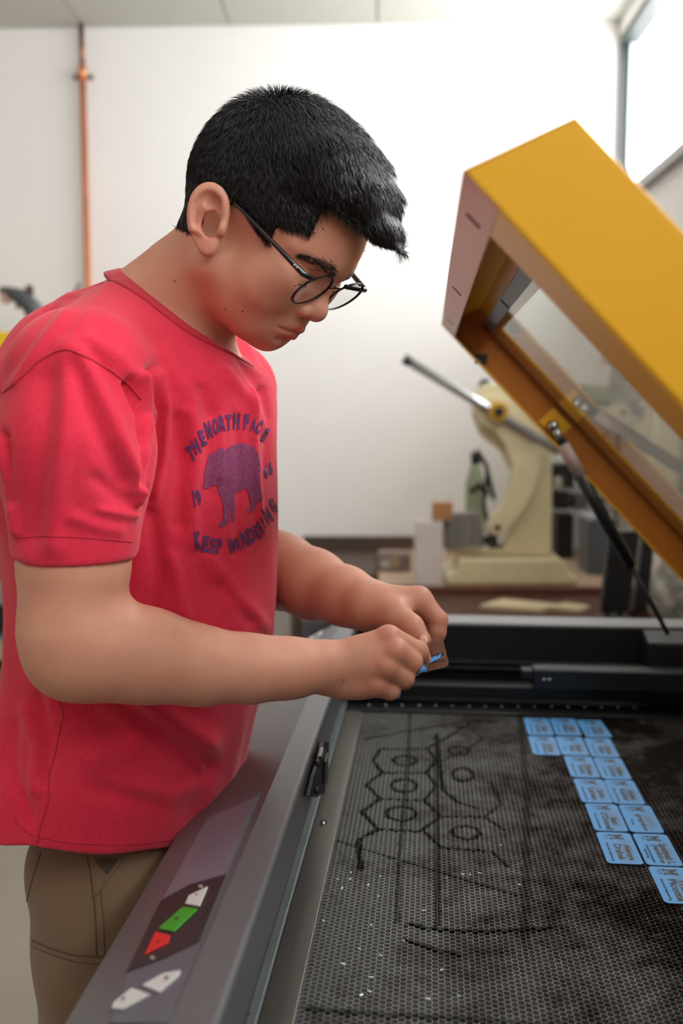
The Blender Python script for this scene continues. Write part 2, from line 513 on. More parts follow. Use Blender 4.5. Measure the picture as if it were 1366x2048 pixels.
for xx in (c0.x - .48, c0.x + .07):
    for yy in (c0.y - .1, BY0 - .08):
        box('leg', (xx, yy, 0), (xx + .04, yy + .04, .77), m_oak, rk, .002)
# wire rack with black boxes right of the press
rkx0, rkx1 = Pr(1098, 1000, 3.62).x, WALL_R - .03
rack = rth('wire_rack', (rkx0, 3.62, BZ), 'grey wire rack at the wall right of the cream press', 'rack')
W = rkx1 - rkx0
for zz in (Pr(1150, 1022, 3.62).z - BZ, Pr(1150, 980, 3.62).z - BZ, Pr(1150, 925, 3.62).z - BZ):
    bm = bmesh.new()
    for yy in (0, .07, .14, .2):
        tube_bm(bm, [(0, yy, zz), (W, yy, zz)], .004, 6)
    for k in range(8):
        tube_bm(bm, [(W * k / 7, 0, zz), (W * k / 7, .2, zz)], .003, 6)
    from_bm('wire_shelf', bm, m_steel, rack)
for xx, yy in ((0, 0), (W, 0), (0, .2), (W, .2)):
    tube('post', [(xx, yy, 0), (xx, yy, .46)], .006, m_dsteel, rack, 8)
z1 = Pr(1150, 1022, 3.62).z + .006
rb('black_box', 1112, 1030, 1148, 1128, 3.65, .14, m_black, 'tall black box standing under the wire rack', 'box', z0=BZ)
rb('black_box', 1106, 985, 1140, 1020, 3.64, .12, m_black, 'black box on the lowest wire shelf beside the press', 'box', z0=z1)
rb('black_box', 1150, 990, 1176, 1020, 3.64, .12, mat('grey_box', '#5c5a58', .5), 'grey box on the lowest wire shelf beside the black box', 'box', z0=z1)
z2 = Pr(1150, 980, 3.62).z + .006
rb('black_box', 1104, 930, 1150, 978, 3.64, .12, m_black, 'black box on the upper wire shelf close to the press', 'box', z0=z2)
rb('white_jar', 1110, 955, 1124, 979, 3.6, .001 + .03, mat('jar_white', '#b7b0a2', .5), 'small pale jar at the front of the upper wire shelf', 'jar', z0=z2)
m_clear = mat('cloudy_plastic', '#8d94a0', .3, trans=.7)
bn = rth('plastic_bin', (Pr(1200, 1130, 3.3).x, 3.3, BZ), 'cloudy grey plastic bin on the bench right of the press', 'bin')
zz = Pr(1192, 1040, 3.3).z - BZ
bm = bmesh.new()
for a, b in (((-.04, 0, 0), (.04, .16, .004)), ((-.04, 0, 0), (-.036, .16, zz)), ((.036, 0, 0), (.04, .16, zz)), ((-.04, 0, 0), (.04, .004, zz)), ((-.04, .156, 0), (.04, .16, zz))):
    bbox(bm, a, b)
from_bm('bin_body', bm, m_clear, bn)
box('rim', (-.045, -.005, zz), (.045, .165, zz + .01), mat('bin_rim', '#a4a8ae', .4), bn, .003)
# black monitor-like upright right behind the engraver
m_bp = mat('black_satin', '#141417', .38)
fy = 2.2
p0, p1, p2, p3 = [Pr(x, y, fy) for x, y in ((1202, 1226), (1222, 1062), (1282, 1062), (1258, 1226))]
up = rth('black_upright', (p0.x, fy, 0), 'black tapered upright panel standing behind the engraver under the yellow lid', 'panel')
o0 = Vector((p0.x, fy, 0))
prism('panel', [v - o0 for v in (p0, p1, p2, p3)], (0, .03, 0), m_bp, up, .004)
p4, p5 = Pr(1268, 1226, fy), Pr(1292, 1060, fy)
prism('rear_post', [v - o0 for v in (p4, p5, Pr(1312, 1060, fy), Pr(1296, 1226, fy))], (0, .04, 0), m_bp, up, .004)
box('foot', (p0.x - o0.x - .02, -.1, 0), (p4.x - o0.x + .06, .14, .02), m_bp, up, .004)
tube('stem', [(.03, .015, .01), (.03, .015, p0.z)], .02, m_bp, up)
# clear bag of scraps at far right
bg = rth('scrap_bag', (Pr(1350, 1225, 2.55).x, 2.55, .8), 'crumpled clear plastic bag of scraps right of the black panel', 'bag')
bm = bmesh.new()
bmesh.ops.create_icosphere(bm, subdivisions=4, radius=.10)
for v in bm.verts:
    n = math.sin(v.co.x * 60 + v.co.z * 35) * .5 + math.sin(v.co.y * 70 - v.co.z * 50) * .5
    v.co = Vector((v.co.x * .8, v.co.y * .7, v.co.z * .9 + .097)) * (1 + .07 * n)
from_bm('bag_body', bm, mat('bag_plastic', '#8b8680', .25, var=.5, vscale=30), bg, smooth=True)
bs = rth('bag_stool', (Pr(1350, 1225, 2.55).x, 2.55, 0), 'small dark stool under the clear bag', 'stool')
box('seat', (-.1, -.1, .77), (.1, .1, .798), m_dkb, bs, .004)
for xx, yy in ((-.09, -.09), (.07, -.09), (-.09, .07), (.07, .07)):
    box('leg', (xx, yy, 0), (xx + .02, yy + .02, .77), m_dkb, bs, .001)

# ================================================================== shelving at the far left
sy = 3.3
m_shelf = mat('shelf_tan', '#a89a80', .6)
x1 = Pr(40, 1300, sy).x
sh = rth('shelving_unit', (x1, sy, 0), 'tan metal shelving unit behind the man at the left', 'shelf')
def shz(py): return Pr(20, py, sy).z
SHX = -.75
TOPZ = shz(711) - .112
for nm, pa, pb in (('shelf', 985, 1040), ('shelf', 1283, 1322), ('shelf', 1408, 1425), ('shelf', None, None)):
    za, zb_ = (shz(pa), shz(pb)) if pa else (TOPZ, TOPZ - .02)
    box(nm, (SHX, 0, zb_), (0, .4, za), m_shelf, sh, .003)
for xx in (SHX, -.03):
    for yy in (.0, .37):
        box('post', (xx, yy + .001, 0), (xx + .03, yy + .029, TOPZ - .021), m_dsteel, sh, .002)
def shbox(name, xa, xb, pa, pb, m, label, cat, y=.04, d=.25):
    zb = shz(pb)
    o = box(name, (xa, 0, 0), (xb, d, shz(pa) - zb), m, None, .004)
    o.location = RX * x1 + RY * (sy + y) + Vector((0, 0, zb)); o.rotation_euler = (0, 0, -TR)
    return tag(o, label, cat)
tb = shbox('tool_case', -.42, -.036 + .045, 662, 711, mat('yellow_plastic', '#e8c400', .4), 'yellow and navy tool case on top of the shelving', 'tool case', .02, .3)
tb.location.z = TOPZ + .111
nb = box('case_base', (-.40, .01, -.11), (-.0, .29, 0), mat('navy_plastic', '#1c2745', .5), tb, .006)
shbox('white_carton', -.3, -.036, 1050, 1214, mat('grey_carton', '#9c9690', .7), 'grey white carton with a blue and red sticker on the shelf', 'carton', .03, .2).location.z
W0 = [o for o in bpy.data.objects if o.name.startswith('white_carton')][0]
hz = shz(1050) - shz(1214)
box('sticker', (-.075, -.002, hz * .42), (-.04, .0, hz * .52), mat('sticker_blue', '#2a2f7a', .5), W0, 0)
box('sticker', (-.08, -.002, hz * .31), (-.045, .0, hz * .41), mat('sticker_red', '#b04038', .5), W0, 0)
W0.location.z = shz(1283) + .09
kb = shbox('black_bin', -.35, -.032, 1216, 1272, m_black, 'black storage bin under the grey carton on the middle shelf', 'bin', .02, .3)
kb.location.z = shz(1283) + .012
bb = shbox('blue_tray', -.36, -.031, 1272, 1283, mat('blue_tray', '#56708f', .5), 'thin blue tray under the black bin', 'tray', .015, .32)
kb_h = kb.dimensions.z
bb.location.z = shz(1283) + .001
kb.location.z = bb.location.z + bb.dimensions.z + .0
W0.location.z = shz(1283) + .001 + (shz(1272) - shz(1283)) + (shz(1216) - shz(1272)) + .001
kb.location.z = shz(1283) + .001 + (shz(1272) - shz(1283))
shbox('orange_box', -.34, -.034, 1345, 1407, mat('orange_card', '#a5694a', .7), 'orange brown box on the lowest shelf', 'box', .03, .25)
# dark curved-neck tool on the case
ctl = rth('bent_neck_tool', (Pr(70, 662, sy + .1).x, sy + .1, 0), 'dark grey bent-neck tool with a pink nozzle on the yellow case', 'tool')
cz = TOPZ + .111 + (shz(662) - shz(711))
ctl.location.z = cz
def tq(px, py): 
    p = Pr(px, py, sy + .1); o_ = Pr(70, 662, sy + .1); return Vector((p.x - o_.x, 0, p.z - o_.z))
m_grey = mat('tool_grey', '#4b4c50', .5)
nz = -tq(70, 662).z
tube('neck', [Vector((tq(68, 690).x, 0, 0)), tq(74, 645), tq(66, 612), tq(44, 590), tq(18, 580), tq(0, 575)], [.028, .03, .032, .030, .02, .012], m_grey, ctl, 16)
tube('nozzle', [tq(6, 577), tq(12, 592), tq(14, 602)], [.014, .018, .012], mat('nozzle_pink', '#c79a90', .5), ctl, 12)
tube('knob', [tq(58, 566), tq(60, 584)], [.013, .014], mat('knob_brown', '#4a2d22', .5), ctl, 12)
tube('trigger', [tq(40, 600), tq(33, 612)], [.010, .006], m_black, ctl, 8)
lowest = tq(68, 690).z
# thin dark stand beyond the shoulder
o_ = Vector((Pr(118, 640, 3.5).x, 3.5, 0))
rd = rth('floor_stand', o_, 'thin dark floor stand with a slanted tip beside the copper pipe', 'stand')
a, b = Pr(160, 568, 3.62), Pr(118, 640, 3.5)
tube('shaft', [a - o_, b - o_, Vector((0, 0, b.z - .1)), Vector((0, 0, .02))], [.005, .009, .009, .009], m_dsteel, rd, 10)
lathe('foot_plate', (0, 0, 0), [(.09, 0), (.09, .012), (.02, .02)], m_dsteel, rd)
# ================================================================== laser engraver
m_grey_p = mat('engraver_grey_paint', '#636266', .34, .25, bump=.08, bscale=700, var=.02, vscale=5)
m_char = mat('engraver_charcoal', '#3c3b40', .4, .2, bump=.08, bscale=700)
m_rail = mat('engraver_rail_grey', '#6d7474', .45, .3, var=.08, vscale=20)
m_brush = mat('brushed_strip', '#77716b', .42, .85, var=.25, vscale=60, stretch=(1, .02, 1))
m_ink = mat('engraver_black', '#101013', .5, bump=.05, bscale=500)
m_ink2 = mat('engraver_black_satin', '#1b1c1f', .35)
m_rim = mat('engraver_rim', '#8c8d90', .4, .4)
m_screw = mat('screw', '#9a9a9c', .25, 1.0)
eng = empty('laser_engraver', (0, 0, 0), -TH)
tag(eng, 'large grey and black laser engraver with a raised yellow lid', 'engraver')
YN, YF = .50, 1.80            # near and far outer ends
CIN, CBEND, COUT = -.126, -.156, -.262
CZ, CZ2 = 1.0, .93
XB = .62
BEDZ = .88
# console: bent sheet cross-section along the machine
cs = [(COUT, CZ2), (COUT + .004, CZ2 + .007), (CBEND, CZ), (CIN - .003, CZ + .001), (CIN, CZ - .002), (CIN, CZ - .05), (CIN - .02, CZ - .06), (COUT, CZ2 - .03)]
con = prism('console', [(x, YN, z) for x, z in cs], (0, YF - .06 - YN, 0), m_grey_p, eng, .002)
# cabinet panels
box('front_panel', (COUT + .10, YN + .01, .12), (COUT + .118, YF - .07, CZ2 - .03), m_char, eng, .002)
box('near_panel', (COUT + .03, YN, .12), (XB, YN + .02, .985), m_grey_p, eng, .002)
box('far_panel', (COUT + .03, YF - .02, .12), (XB, YF, .99), m_grey_p, eng, .002)
box('back_panel', (XB - .02, YN + .02, .12), (XB, YF - .02, .99), m_grey_p, eng, .002)
box('plinth', (COUT + .14, YN + .05, 0), (XB - .03, YF - .05, .12), m_ink, eng, .004)
box('floor_tray', (COUT + .03, YN + .02, .70), (XB - .02, YF - .02, .72), m_ink, eng, 0)
# far wall: rim, black inner wall, ledges
box('far_rim', (CIN + .004, YF - .065, .993), (XB - .03, YF, 1.0), m_rim, eng, .002)
wl = box('inner_wall', (CIN - .05, YF - .062, .72), (XB - .03, YF - .022, .992), m_ink, eng, .001)
box('ledge', (CIN - .03, YF - .074, .927), (XB - .05, YF - .062, .934), m_ink2, eng, .0015)
box('ledge', (CIN - .03, YF - .080, .919), (XB - .05, YF - .062, .924), m_ink2, eng, .0015)
gz = Pm(900, 1361, 1.66).z
gan = box('gantry_beam', (CIN - .02, 1.635, gz - .022), (.42, 1.665, gz), m_ink2, eng, .003)
a, b = Pm(1062, 1374, 1.62), Pm(1366, 1338, 1.62)
car = box('carriage', (a.x, 1.60, a.z), (.47, 1.634, b.z), m_ink2, eng, .004)
for px in (1088, 1099):
    c = Pm(px, 1360, 1.60)
    tube('carriage_screw', [(c.x, 1.602, c.z), (c.x, 1.598, c.z)], .0035, m_screw, car, 10)
box('carriage_tab', (a.x - .018, 1.605, (a.z + b.z) / 2), (a.x + .002, 1.63, b.z - .004), m_ink2, car, .002)
c = Pm(1290, 1264, 1.70)
brk = prism('strut_bracket', [(c.x, 1.66, c.z - .012), (c.x, 1.72, c.z), (c.x + .14, 1.72, c.z), (c.x + .14, 1.66, c.z - .012)], (0, 0, -.05), m_ink, eng, .002)
box('bracket_plate', (c.x - .001, 1.662, c.z - .011), (c.x + .139, 1.715, c.z - .0095), m_char, brk, 0).rotation_euler
# bed surround
HX0, HX1 = -.106, .41
HY0, HY1 = .60, 1.587
box('side_rail', (-.24, YN + .02, BEDZ - .02), (-.1355, YF - .1, BEDZ + .004), m_rail, eng, .0015)
box('tray_side', (-.135, YN + .1, BEDZ - .012), (HX0, HY1 + .004, BEDZ + .0005), m_brush, eng, .001)
box('tray_far', (-.135, HY1 + .005, BEDZ - .012), (.45, 1.70, BEDZ + .0005), m_ink, eng, .001)
box('tray_right', (HX1, YN + .1, BEDZ - .012), (.47, HY1 + .004, BEDZ + .0005), m_ink, eng, .001)
box('bed_plate', (HX0, HY0 - .05, BEDZ - .016), (HX1, HY1, BEDZ - .0125), mat('bed_plate_grey', '#3e3d3d', .5, .6, var=.35, vscale=25), eng, 0)
lip = box('tray_lip', (HX0 - .004, HY1 - .002, BEDZ + .0005), (HX1, HY1 + .004, BEDZ + .004), m_ink2, eng, .001)
sc_me = None
def screw(x, y, z, r=.004, parent=None):
    global sc_me
    if sc_me is None:
        bm = bmesh.new()
        bmesh.ops.create_cone(bm, segments=12, radius1=1, radius2=.7, depth=.6, cap_ends=True)
        sc_me = bpy.data.meshes.new('screw'); bm.to_mesh(sc_me); bm.free(); sc_me.materials.append(m_screw)
    o = bpy.data.objects.new('screw', sc_me); COL.objects.link(o)
    o.parent = parent or eng; o.location = (x, y, z); o.scale = (r, r, r)
    return o
for k in range(17):
    p = Pmz(738 + k * 33.2, 1409 + k * .35, BEDZ + .001)
    screw(p.x, p.y, BEDZ + .001, .0032)
for px, py in ((647, 1645), (490, 2034)):
    p = Pmz(px, py, BEDZ + .002); screw(p.x, p.y, BEDZ + .003 if py < 2000 else BEDZ + .006, .0042)

# ---- honeycomb cutting bed: every cell wall is real
CELL = .0064                    # flat to flat
s_ = CELL / math.sqrt(3)        # side length
T = .00028                      # wall half thickness
HD = .012
verts, faces = [], []
def wall(x0, y0, x1, y1):
    dx, dy = x1 - x0, y1 - y0
    l = math.hypot(dx, dy); nx, ny = -dy / l * T, dx / l * T
    b = len(verts)
    zt, zb = 0.0, -HD
    verts.extend(((x0 + nx, y0 + ny, zt), (x1 + nx, y1 + ny, zt), (x1 - nx, y1 - ny, zt), (x0 - nx, y0 - ny, zt),
                  (x0 + nx, y0 + ny, zb), (x1 + nx, y1 + ny, zb), (x1 - nx, y1 - ny, zb), (x0 - nx, y0 - ny, zb)))
    faces.extend(((b, b + 3, b + 2, b + 1), (b, b + 1, b + 5, b + 4), (b + 2, b + 3, b + 7, b + 6)))
rows = int((HY1 - HY0) / CELL); colsn = int((HX1 - HX0) / (1.5 * s_))
for i in range(colsn):
    for j in range(rows):
        cx = HX0 + 1.5 * s_ * i + s_; cy = HY1 - CELL * (j + .5 + .5 * (i % 2))
        pts = [(cx + s_ * math.cos(R(60 * k)), cy + s_ * math.sin(R(60 * k))) for k in range(6)]
        for k in (0, 1, 2):
            a, b = pts[k], pts[(k + 1) % 6]
            wall(a[0], a[1], b[0], b[1])
me = bpy.data.meshes.new('honeycomb')
me.from_pydata(verts, [], faces)
# bed material: aluminium with burn rings, soot lines and resin stains
mh = bpy.data.materials.new('honeycomb_aluminium'); mh.use_nodes = True
MARKS = []      # (x0,y0,x1,y1) in bed coordinates, filled below as a distance function in nodes
def bedpt(px, py):
    p = Pmz(px, py, BEDZ); return (p.x, p.y)
def crop8(x, y): return bedpt(600 + x / 2.732, 1380 + y / 2.732)
nt = mh.node_tree; N, L = nt.nodes, nt.links
pb = N['Principled BSDF']
tc = N.new('ShaderNodeTexCoord')
sep = N.new('ShaderNodeSeparateXYZ'); L.new(tc.outputs['Object'], sep.inputs[0])
flat = N.new('ShaderNodeCombineXYZ'); L.new(sep.outputs[0], flat.inputs[0]); L.new(sep.outputs[1], flat.inputs[1])
def vmath(op, a, b=None):
    n = N.new('ShaderNodeVectorMath'); n.operation = op
    for i, v in enumerate((a, b)):
        if v is None: continue
        if isinstance(v, (tuple, list)): n.inputs[i].default_value = v
        else: L.new(v, n.inputs[i])
    return n
def fmath(op, a, b=None, c=None, clamp=False):
    n = N.new('ShaderNodeMath'); n.operation = op; n.use_clamp = clamp
    for i, v in enumerate((a, b, c)):
        if v is None: continue
        if isinstance(v, (int, float)): n.inputs[i].default_value = v
        else: L.new(v, n.inputs[i])
    return n.outputs[0]
# jitter so that the marks break up cell by cell
nz_ = N.new('ShaderNodeTexNoise'); nz_.inputs['Scale'].default_value = 130; L.new(flat.outputs[0], nz_.inputs['Vector'])
jit = vmath('SUBTRACT', nz_.outputs['Color'], (.5, .5, .5))
jit2 = vmath('SCALE', jit.outputs[0]); jit2.inputs['Scale'].default_value = .008
pos = vmath('ADD', flat.outputs[0], jit2.outputs[0]).outputs[0]
dark = None
def acc(v):
    global dark
    dark = v if dark is None else fmath('MAXIMUM', dark, v)
def band(d, w):            # 1 where d<w falling to 0
    return fmath('SMOOTH_MIN', 1.0, fmath('MULTIPLY', fmath('SUBTRACT', w * 1.6, d), 1 / (w * .6), clamp=True), .01)
def ring(cx, cy, rx, ry, w):
    c = crop8(cx, cy); e = crop8(cx + rx, cy); f = crop8(cx, cy - ry)
    rad = math.hypot(e[0] - c[0], e[1] - c[1]); rady = math.hypot(f[0] - c[0], f[1] - c[1])
    d = vmath('SUBTRACT', pos, (c[0], c[1], 0))
    sc = vmath('MULTIPLY', d.outputs[0], (1, rad / rady, 1))
    ln = N.new('ShaderNodeVectorMath'); ln.operation = 'LENGTH'; L.new(sc.outputs[0], ln.inputs[0])
    acc(band(fmath('ABSOLUTE', fmath('SUBTRACT', ln.outputs['Value'], rad)), w))
def seg(x0, y0, x1, y1, w, amt=1.0):
    a, b = crop8(x0, y0), crop8(x1, y1)
    ab = (b[0] - a[0], b[1] - a[1], 0); l2 = ab[0] ** 2 + ab[1] ** 2
    pa = vmath('SUBTRACT', pos, (a[0], a[1], 0)).outputs[0]
    dt = N.new('ShaderNodeVectorMath'); dt.operation = 'DOT_PRODUCT'; L.new(pa, dt.inputs[0]); dt.inputs[1].default_value = ab
    h = fmath('DIVIDE', dt.outputs['Value'], l2, clamp=True)
    sc = N.new('ShaderNodeVectorMath'); sc.operation = 'SCALE'; sc.inputs[0].default_value = ab; L.new(h, sc.inputs['Scale'])
    df = vmath('SUBTRACT', pa, sc.outputs[0]).outputs[0]
    ln = N.new('ShaderNodeVectorMath'); ln.operation = 'LENGTH'; L.new(df, ln.inputs[0])
    v = band(ln.outputs['Value'], w)
    acc(fmath('MULTIPLY', v, amt) if amt != 1.0 else v)
def path(pts, w, amt=1.0):
    for a, b in zip(pts, pts[1:]): seg(a[0], a[1], b[0], b[1], w, amt)
for r_ in ((573, 382, 62, 26), (568, 520, 68, 34), (552, 672, 80, 38), (890, 460, 56, 34), (905, 775, 75, 34), (868, 328, 55, 22)):
    ring(*r_, .0022)
path([(400, 385), (440, 320), (700, 320), (745, 385), (690, 450), (450, 450), (400, 385)], .0022)
path([(450, 450), (360, 515), (440, 592), (680, 600), (745, 520), (690, 450)], .0022)
path([(440, 592), (335, 665), (430, 760), (650, 770), (770, 690), (680, 600)], .0024)
path([(430, 760), (320, 815), (330, 975)], .0026)
path([(770, 690), (1010, 690), (1110, 760)], .0022)
path([(680, 770), (770, 860), (1050, 880), (1130, 960)], .0022)
path([(745, 240), (780, 540), (860, 610), (960, 640)], .0024)
path([(350, 268), (620, 215), (1000, 160)], .0020)
path([(690, 320), (830, 240), (930, 180)], .0022)
path([(205, 820), (480, 910), (740, 985), (950, 1050), (1366, 1165)], .0016, .8)
path([(600, 130), (590, 400), (540, 920), (530, 1260)], .0022, .6)
path([(745, 240), (750, 760), (752, 1280)], .0024, .75)
path([(1200, 130), (1240, 560), (1230, 1400)], .0035, .55)
path([(590, 1275), (700, 1300), (820, 1310), (1050, 1320), (1366, 1300)], .0026)
path([(560, 1360), (720, 1410), (860, 1440)], .0024)
path([(40, 1740), (420, 1770), (900, 1790), (1300, 1830)], .0028, .7)
path([(900, 190), (1000, 260), (900, 330), (760, 390)], .0018, .8)
path([(1040, 500), (1100, 620), (1010, 690)], .002, .8)
# resin stain over the right and far part, soot noise
n1 = N.new('ShaderNodeTexNoise'); n1.inputs['Scale'].default_value = 9; n1.inputs['Detail'].default_value = 6; n1.inputs['Roughness'].default_value = .7
L.new(pos, n1.inputs['Vector'])
n2 = N.new('ShaderNodeTexNoise'); n2.inputs['Scale'].default_value = 60; n2.inputs['Detail'].default_value = 3; L.new(flat.outputs[0], n2.inputs['Vector'])
sx = N.new('ShaderNodeSeparateXYZ'); L.new(flat.outputs[0], sx.inputs[0])
xs = fmath('MULTIPLY', fmath('ADD', sx.outputs[0], .06), 3.4, clamp=True)          # stain stronger towards the right
st = fmath('MULTIPLY', fmath('SUBTRACT', fmath('ADD', fmath('ADD', n1.outputs[0], fmath('MULTIPLY', n2.outputs[0], .35)), fmath('MULTIPLY', xs, .34)), .70), 3.0, clamp=True)
mixa = N.new('ShaderNodeMix'); mixa.data_type = 'RGBA'
mixa.inputs[6].default_value = lin('#9c9b9a'); mixa.inputs[7].default_value = lin('#35251a')
L.new(st, mixa.inputs[0])
mixb = N.new('ShaderNodeMix'); mixb.data_type = 'RGBA'
mixb.inputs[7].default_value = lin('#120c08'); L.new(mixa.outputs[2], mixb.inputs[6])
L.new(fmath('MULTIPLY', dark, .95), mixb.inputs[0])
L.new(mixb.outputs[2], pb.inputs['Base Color'])
pb.inputs['Metallic'].default_value = .55
pb.inputs['Roughness'].default_value = .42
hc = link_mesh('honeycomb', me, mh, eng)
hc.location = (0, 0, BEDZ)
hc['kind'] = 'stuff'
# the plate below the cells carries the same soot
for o in eng.children:
    if o.name.startswith('bed_plate'):
        o.data.materials.clear(); o.data.materials.append(mh)

# ---- console overlay, screen, keys
FA = Vector((CBEND, 0, CZ)); FB = Vector((COUT + .004, 0, CZ2 + .007))
fd = (FB - FA).normalized()
fn = Vector((-fd.z, 0, fd.x)); fn = fn if fn.z > 0 else -fn
wn_ = MX * fn.x + MY * fn.y + Vector((0, 0, fn.z)); w0_ = MX * FA.x + Vector((0, 0, FA.z))
def face(px, py, h=0.0):
    return to_m(Ppl(px, py, w0_ + wn_ * h, wn_))
def c7(x, y): return (160 + x / 2.53, 1540 + y / 2.53)
def overlay(name, pts, h, t, m, parent=con, bev=0.0):
    return prism(name, [face(*c7(*p)) + fn * h for p in pts], fn * t, m, parent, bev)
m_ov = mat('overlay_bluegrey', '#5a5d68', .4, .0)
m_ovd = mat('overlay_dark', '#2b2629', .5)
def lerp(a, b, t): return (a[0] + (b[0] - a[0]) * t, a[1] + (b[1] - a[1]) * t)
overlay('overlay', [(640, 236), (912, 118), (745, 540), (600, 890), (440, 1285), (150, 1285), (245, 1030), (415, 670)], .0002, .0008, m_ov)
overlay('key_panel', [(415, 670), (560, 590), (742, 540), (608, 875), (430, 960), (242, 1030)], .0011, .0007, m_ovd)
m_keyw = mat('key_white', '#cfcccf', .4); m_keyg = mat('key_green', '#2f9a2a', .4); m_keyr = mat('key_red', '#d8302c', .4)
overlay('key', [(560, 648), (655, 604), (613, 704), (542, 690)], .0019, .0012, m_keyw, bev=.0004)
overlay('key', [(530, 707), (604, 716), (484, 832), (407, 815)], .0019, .0012, m_keyg, bev=.0004)
overlay('key', [(392, 833), (466, 852), (452, 892), (338, 948)], .0019, .0012, m_keyr, bev=.0004)
overlay('key', [(430, 1040), (515, 1025), (508, 1050), (408, 1135), (322, 1100)], .0011, .0012, m_keyw, bev=.0004)
overlay('key', [(270, 1113), (362, 1148), (225, 1222), (170, 1218), (175, 1190)], .0011, .0012, m_keyw, bev=.0004)
overlay('screen', [(648, 250), (900, 140), (742, 532), (562, 584), (424, 655)], .0011, .0004, mat('screen_grey', '#6c707c', .22))
# key symbols, indicator dots
for (x, y, r_) in ((618, 600, 10), (375, 962, 10)):
    overlay('indicator', [(x + r_ * 1.3 * math.cos(a * .7), y - r_ * math.sin(a * .7)) for a in range(9)], .0019, .0006, mat('indicator_tan', '#a08f88', .4))
m_sym = mat('symbol_dark', '#3a3a3d', .5)
for pts in ([(490, 760), (512, 765), (494, 780)], [(590, 645), (606, 640), (602, 650)], [(398, 880), (412, 884), (404, 895)], [(436, 1065), (462, 1062), (450, 1080)], [(220, 1172), (240, 1165), (232, 1185)]):
    overlay('key_symbol', pts, .0032, .0002, m_sym)
# console wordmark at the far end
vv, ff = text_mesh('FUSION', .012, 1.0)
bmt = bmesh.new()
c0 = Vector(((FA.x + FB.x) / 2, 1.625, (FA.z + FB.z) / 2))
vs = [bmt.verts.new(c0 + Vector((0, -1, 0)) * (x * .066 + y * .012) + fd * (-y * .070) + fn * .0012) for x, y in vv]     # read from the operator's side
for f in ff:
    try: bmt.faces.new([vs[i] for i in f])
    except ValueError: pass
wm = from_bm('wordmark', bmt, mat('wordmark_white', '#f2f2f4', .4), con)
ovf = prism('wordmark_overlay', [FA + fd * .004 + Vector((0, 1.40, 0)), FA + fd * .004 + Vector((0, YF - .075, 0)), FB - fd * .004 + Vector((0, YF - .075, 0)), FB - fd * .004 + Vector((0, 1.40, 0))],
            fn * .0006, mat('overlay_light', '#5d5d63', .35), con)
# ---- latch on the inner console side
lt = empty('latch', (0, 0, 0), 0, eng)
def c78(x, y): return (560 + x / 4.654, 1200 + y / 4.654)
def lp(x, y, mx): 
    n = MX; w = Ppl(*c78(x, y), MX * mx, n); return to_m(w)
pts = [(375, 1320), (428, 1318), (428, 1400), (405, 1560), (388, 1800), (345, 1815), (320, 1835), (235, 1820), (280, 1640), (330, 1500)]
pl_ = [Vector((CIN + .003, lp(x, y, CIN + .003).y, lp(x, y, CIN + .003).z)) for x, y in pts]
prism('latch_plate', pl_, (.004, 0, 0), m_ink, lt, .0006)
pl2 = [Vector((CIN + .0075, lp(x, y, CIN + .0075).y, lp(x, y, CIN + .0075).z)) for x, y in ((372, 1370), (400, 1400), (372, 1480), (350, 1455))]
prism('hook', pl2, (.004, 0, 0), mat('latch_steel', '#77736e', .3, .9), lt, .0006)
pl3 = [Vector((CIN + .0075, lp(x, y, CIN + .0075).y, lp(x, y, CIN + .0075).z)) for x, y in ((405, 1500), (428, 1420), (424, 1700), (398, 1720))]
prism('side_bar', pl3, (.003, 0, 0), m_ink2, lt, .0006)
for x, y in ((350, 1520), (342, 1775)):
    c = lp(x, y, CIN + .009)
    tube('latch_bolt', [(CIN + .0065, c.y, c.z), (CIN + .011, c.y, c.z)], .0035, m_ink2, lt, 10)

# ---- lid, hinged on the far long side and standing open
LD = Vector((.69, 0, -.724)).normalized(); LN = Vector((.724, 0, .69)).normalized()
B0 = Vector((.0175, 0, 1.515))
LL = .706; LT = .065
LY0, LY1 = .594, 1.70
def ld(s, n, y): return B0 + LD * s + LN * n + Vector((0, y, 0))
m_yel = mat('lid_yellow_enamel', '#e3a81a', .38, bump=.06, bscale=500, var=.02, vscale=6)
m_yel_shade = mat('lid_yellow_shaded', '#b06a10', .5, var=.05, vscale=6)  # lid yellow with inner shade and bounce light put into the colour
lid = empty('lid', (0, 0, 0), 0, eng)
def lidbox(name, s0, s1, n0, n1, y0, y1, m, bevel=.002, parent=lid):
    return prism(name, [ld(s0, n0, y0), ld(s1, n0, y0), ld(s1, n1, y0), ld(s0, n1, y0)], (0, y1 - y0, 0), m, parent, bevel)
prof = [(0, 0), (LL, 0), (LL, LT), (.023, LT)]
prism('near_side', [ld(s, n, LY0) for s, n in prof], (0, .003, 0), m_yel, lid, .001)
prism('far_side', [ld(s, n, LY1 - .003) for s, n in prof], (0, .003, 0), m_yel, lid, .001)
prism('front_side', [ld(0, 0, LY0), ld(.003, 0, LY0), ld(.026, LT, LY0), ld(.023, LT, LY0)], (0, LY1 - LY0, 0), m_yel, lid, .001)
ff_ = lidbox('front_flange', 0, .031, -.0012, .0012, LY0 + .001, LY1 - .001, mat('lid_flange_reflection', '#cb9c86', .4, .35), .0006)  # pinkish base colour stands in for the red shirt's reflection
lidbox('near_flange', .031, LL - .02, -.0012, .0012, LY0 + .001, LY0 + .085, m_yel, .0006)
lidbox('far_flange', .031, LL - .02, -.0012, .0012, LY1 - .03, LY1 - .001, m_yel, .0006)
prism('far_shade_sheet', [ld(s, n, LY1 - .0045) for s, n in ((.006, .002), (LL - .004, .002), (LL - .004, LT - .004), (.026, LT - .004))], (0, .0012, 0), m_yel_shade, lid, 0)  # added sheet, its deeper orange paints in shade and bounce on the inner face
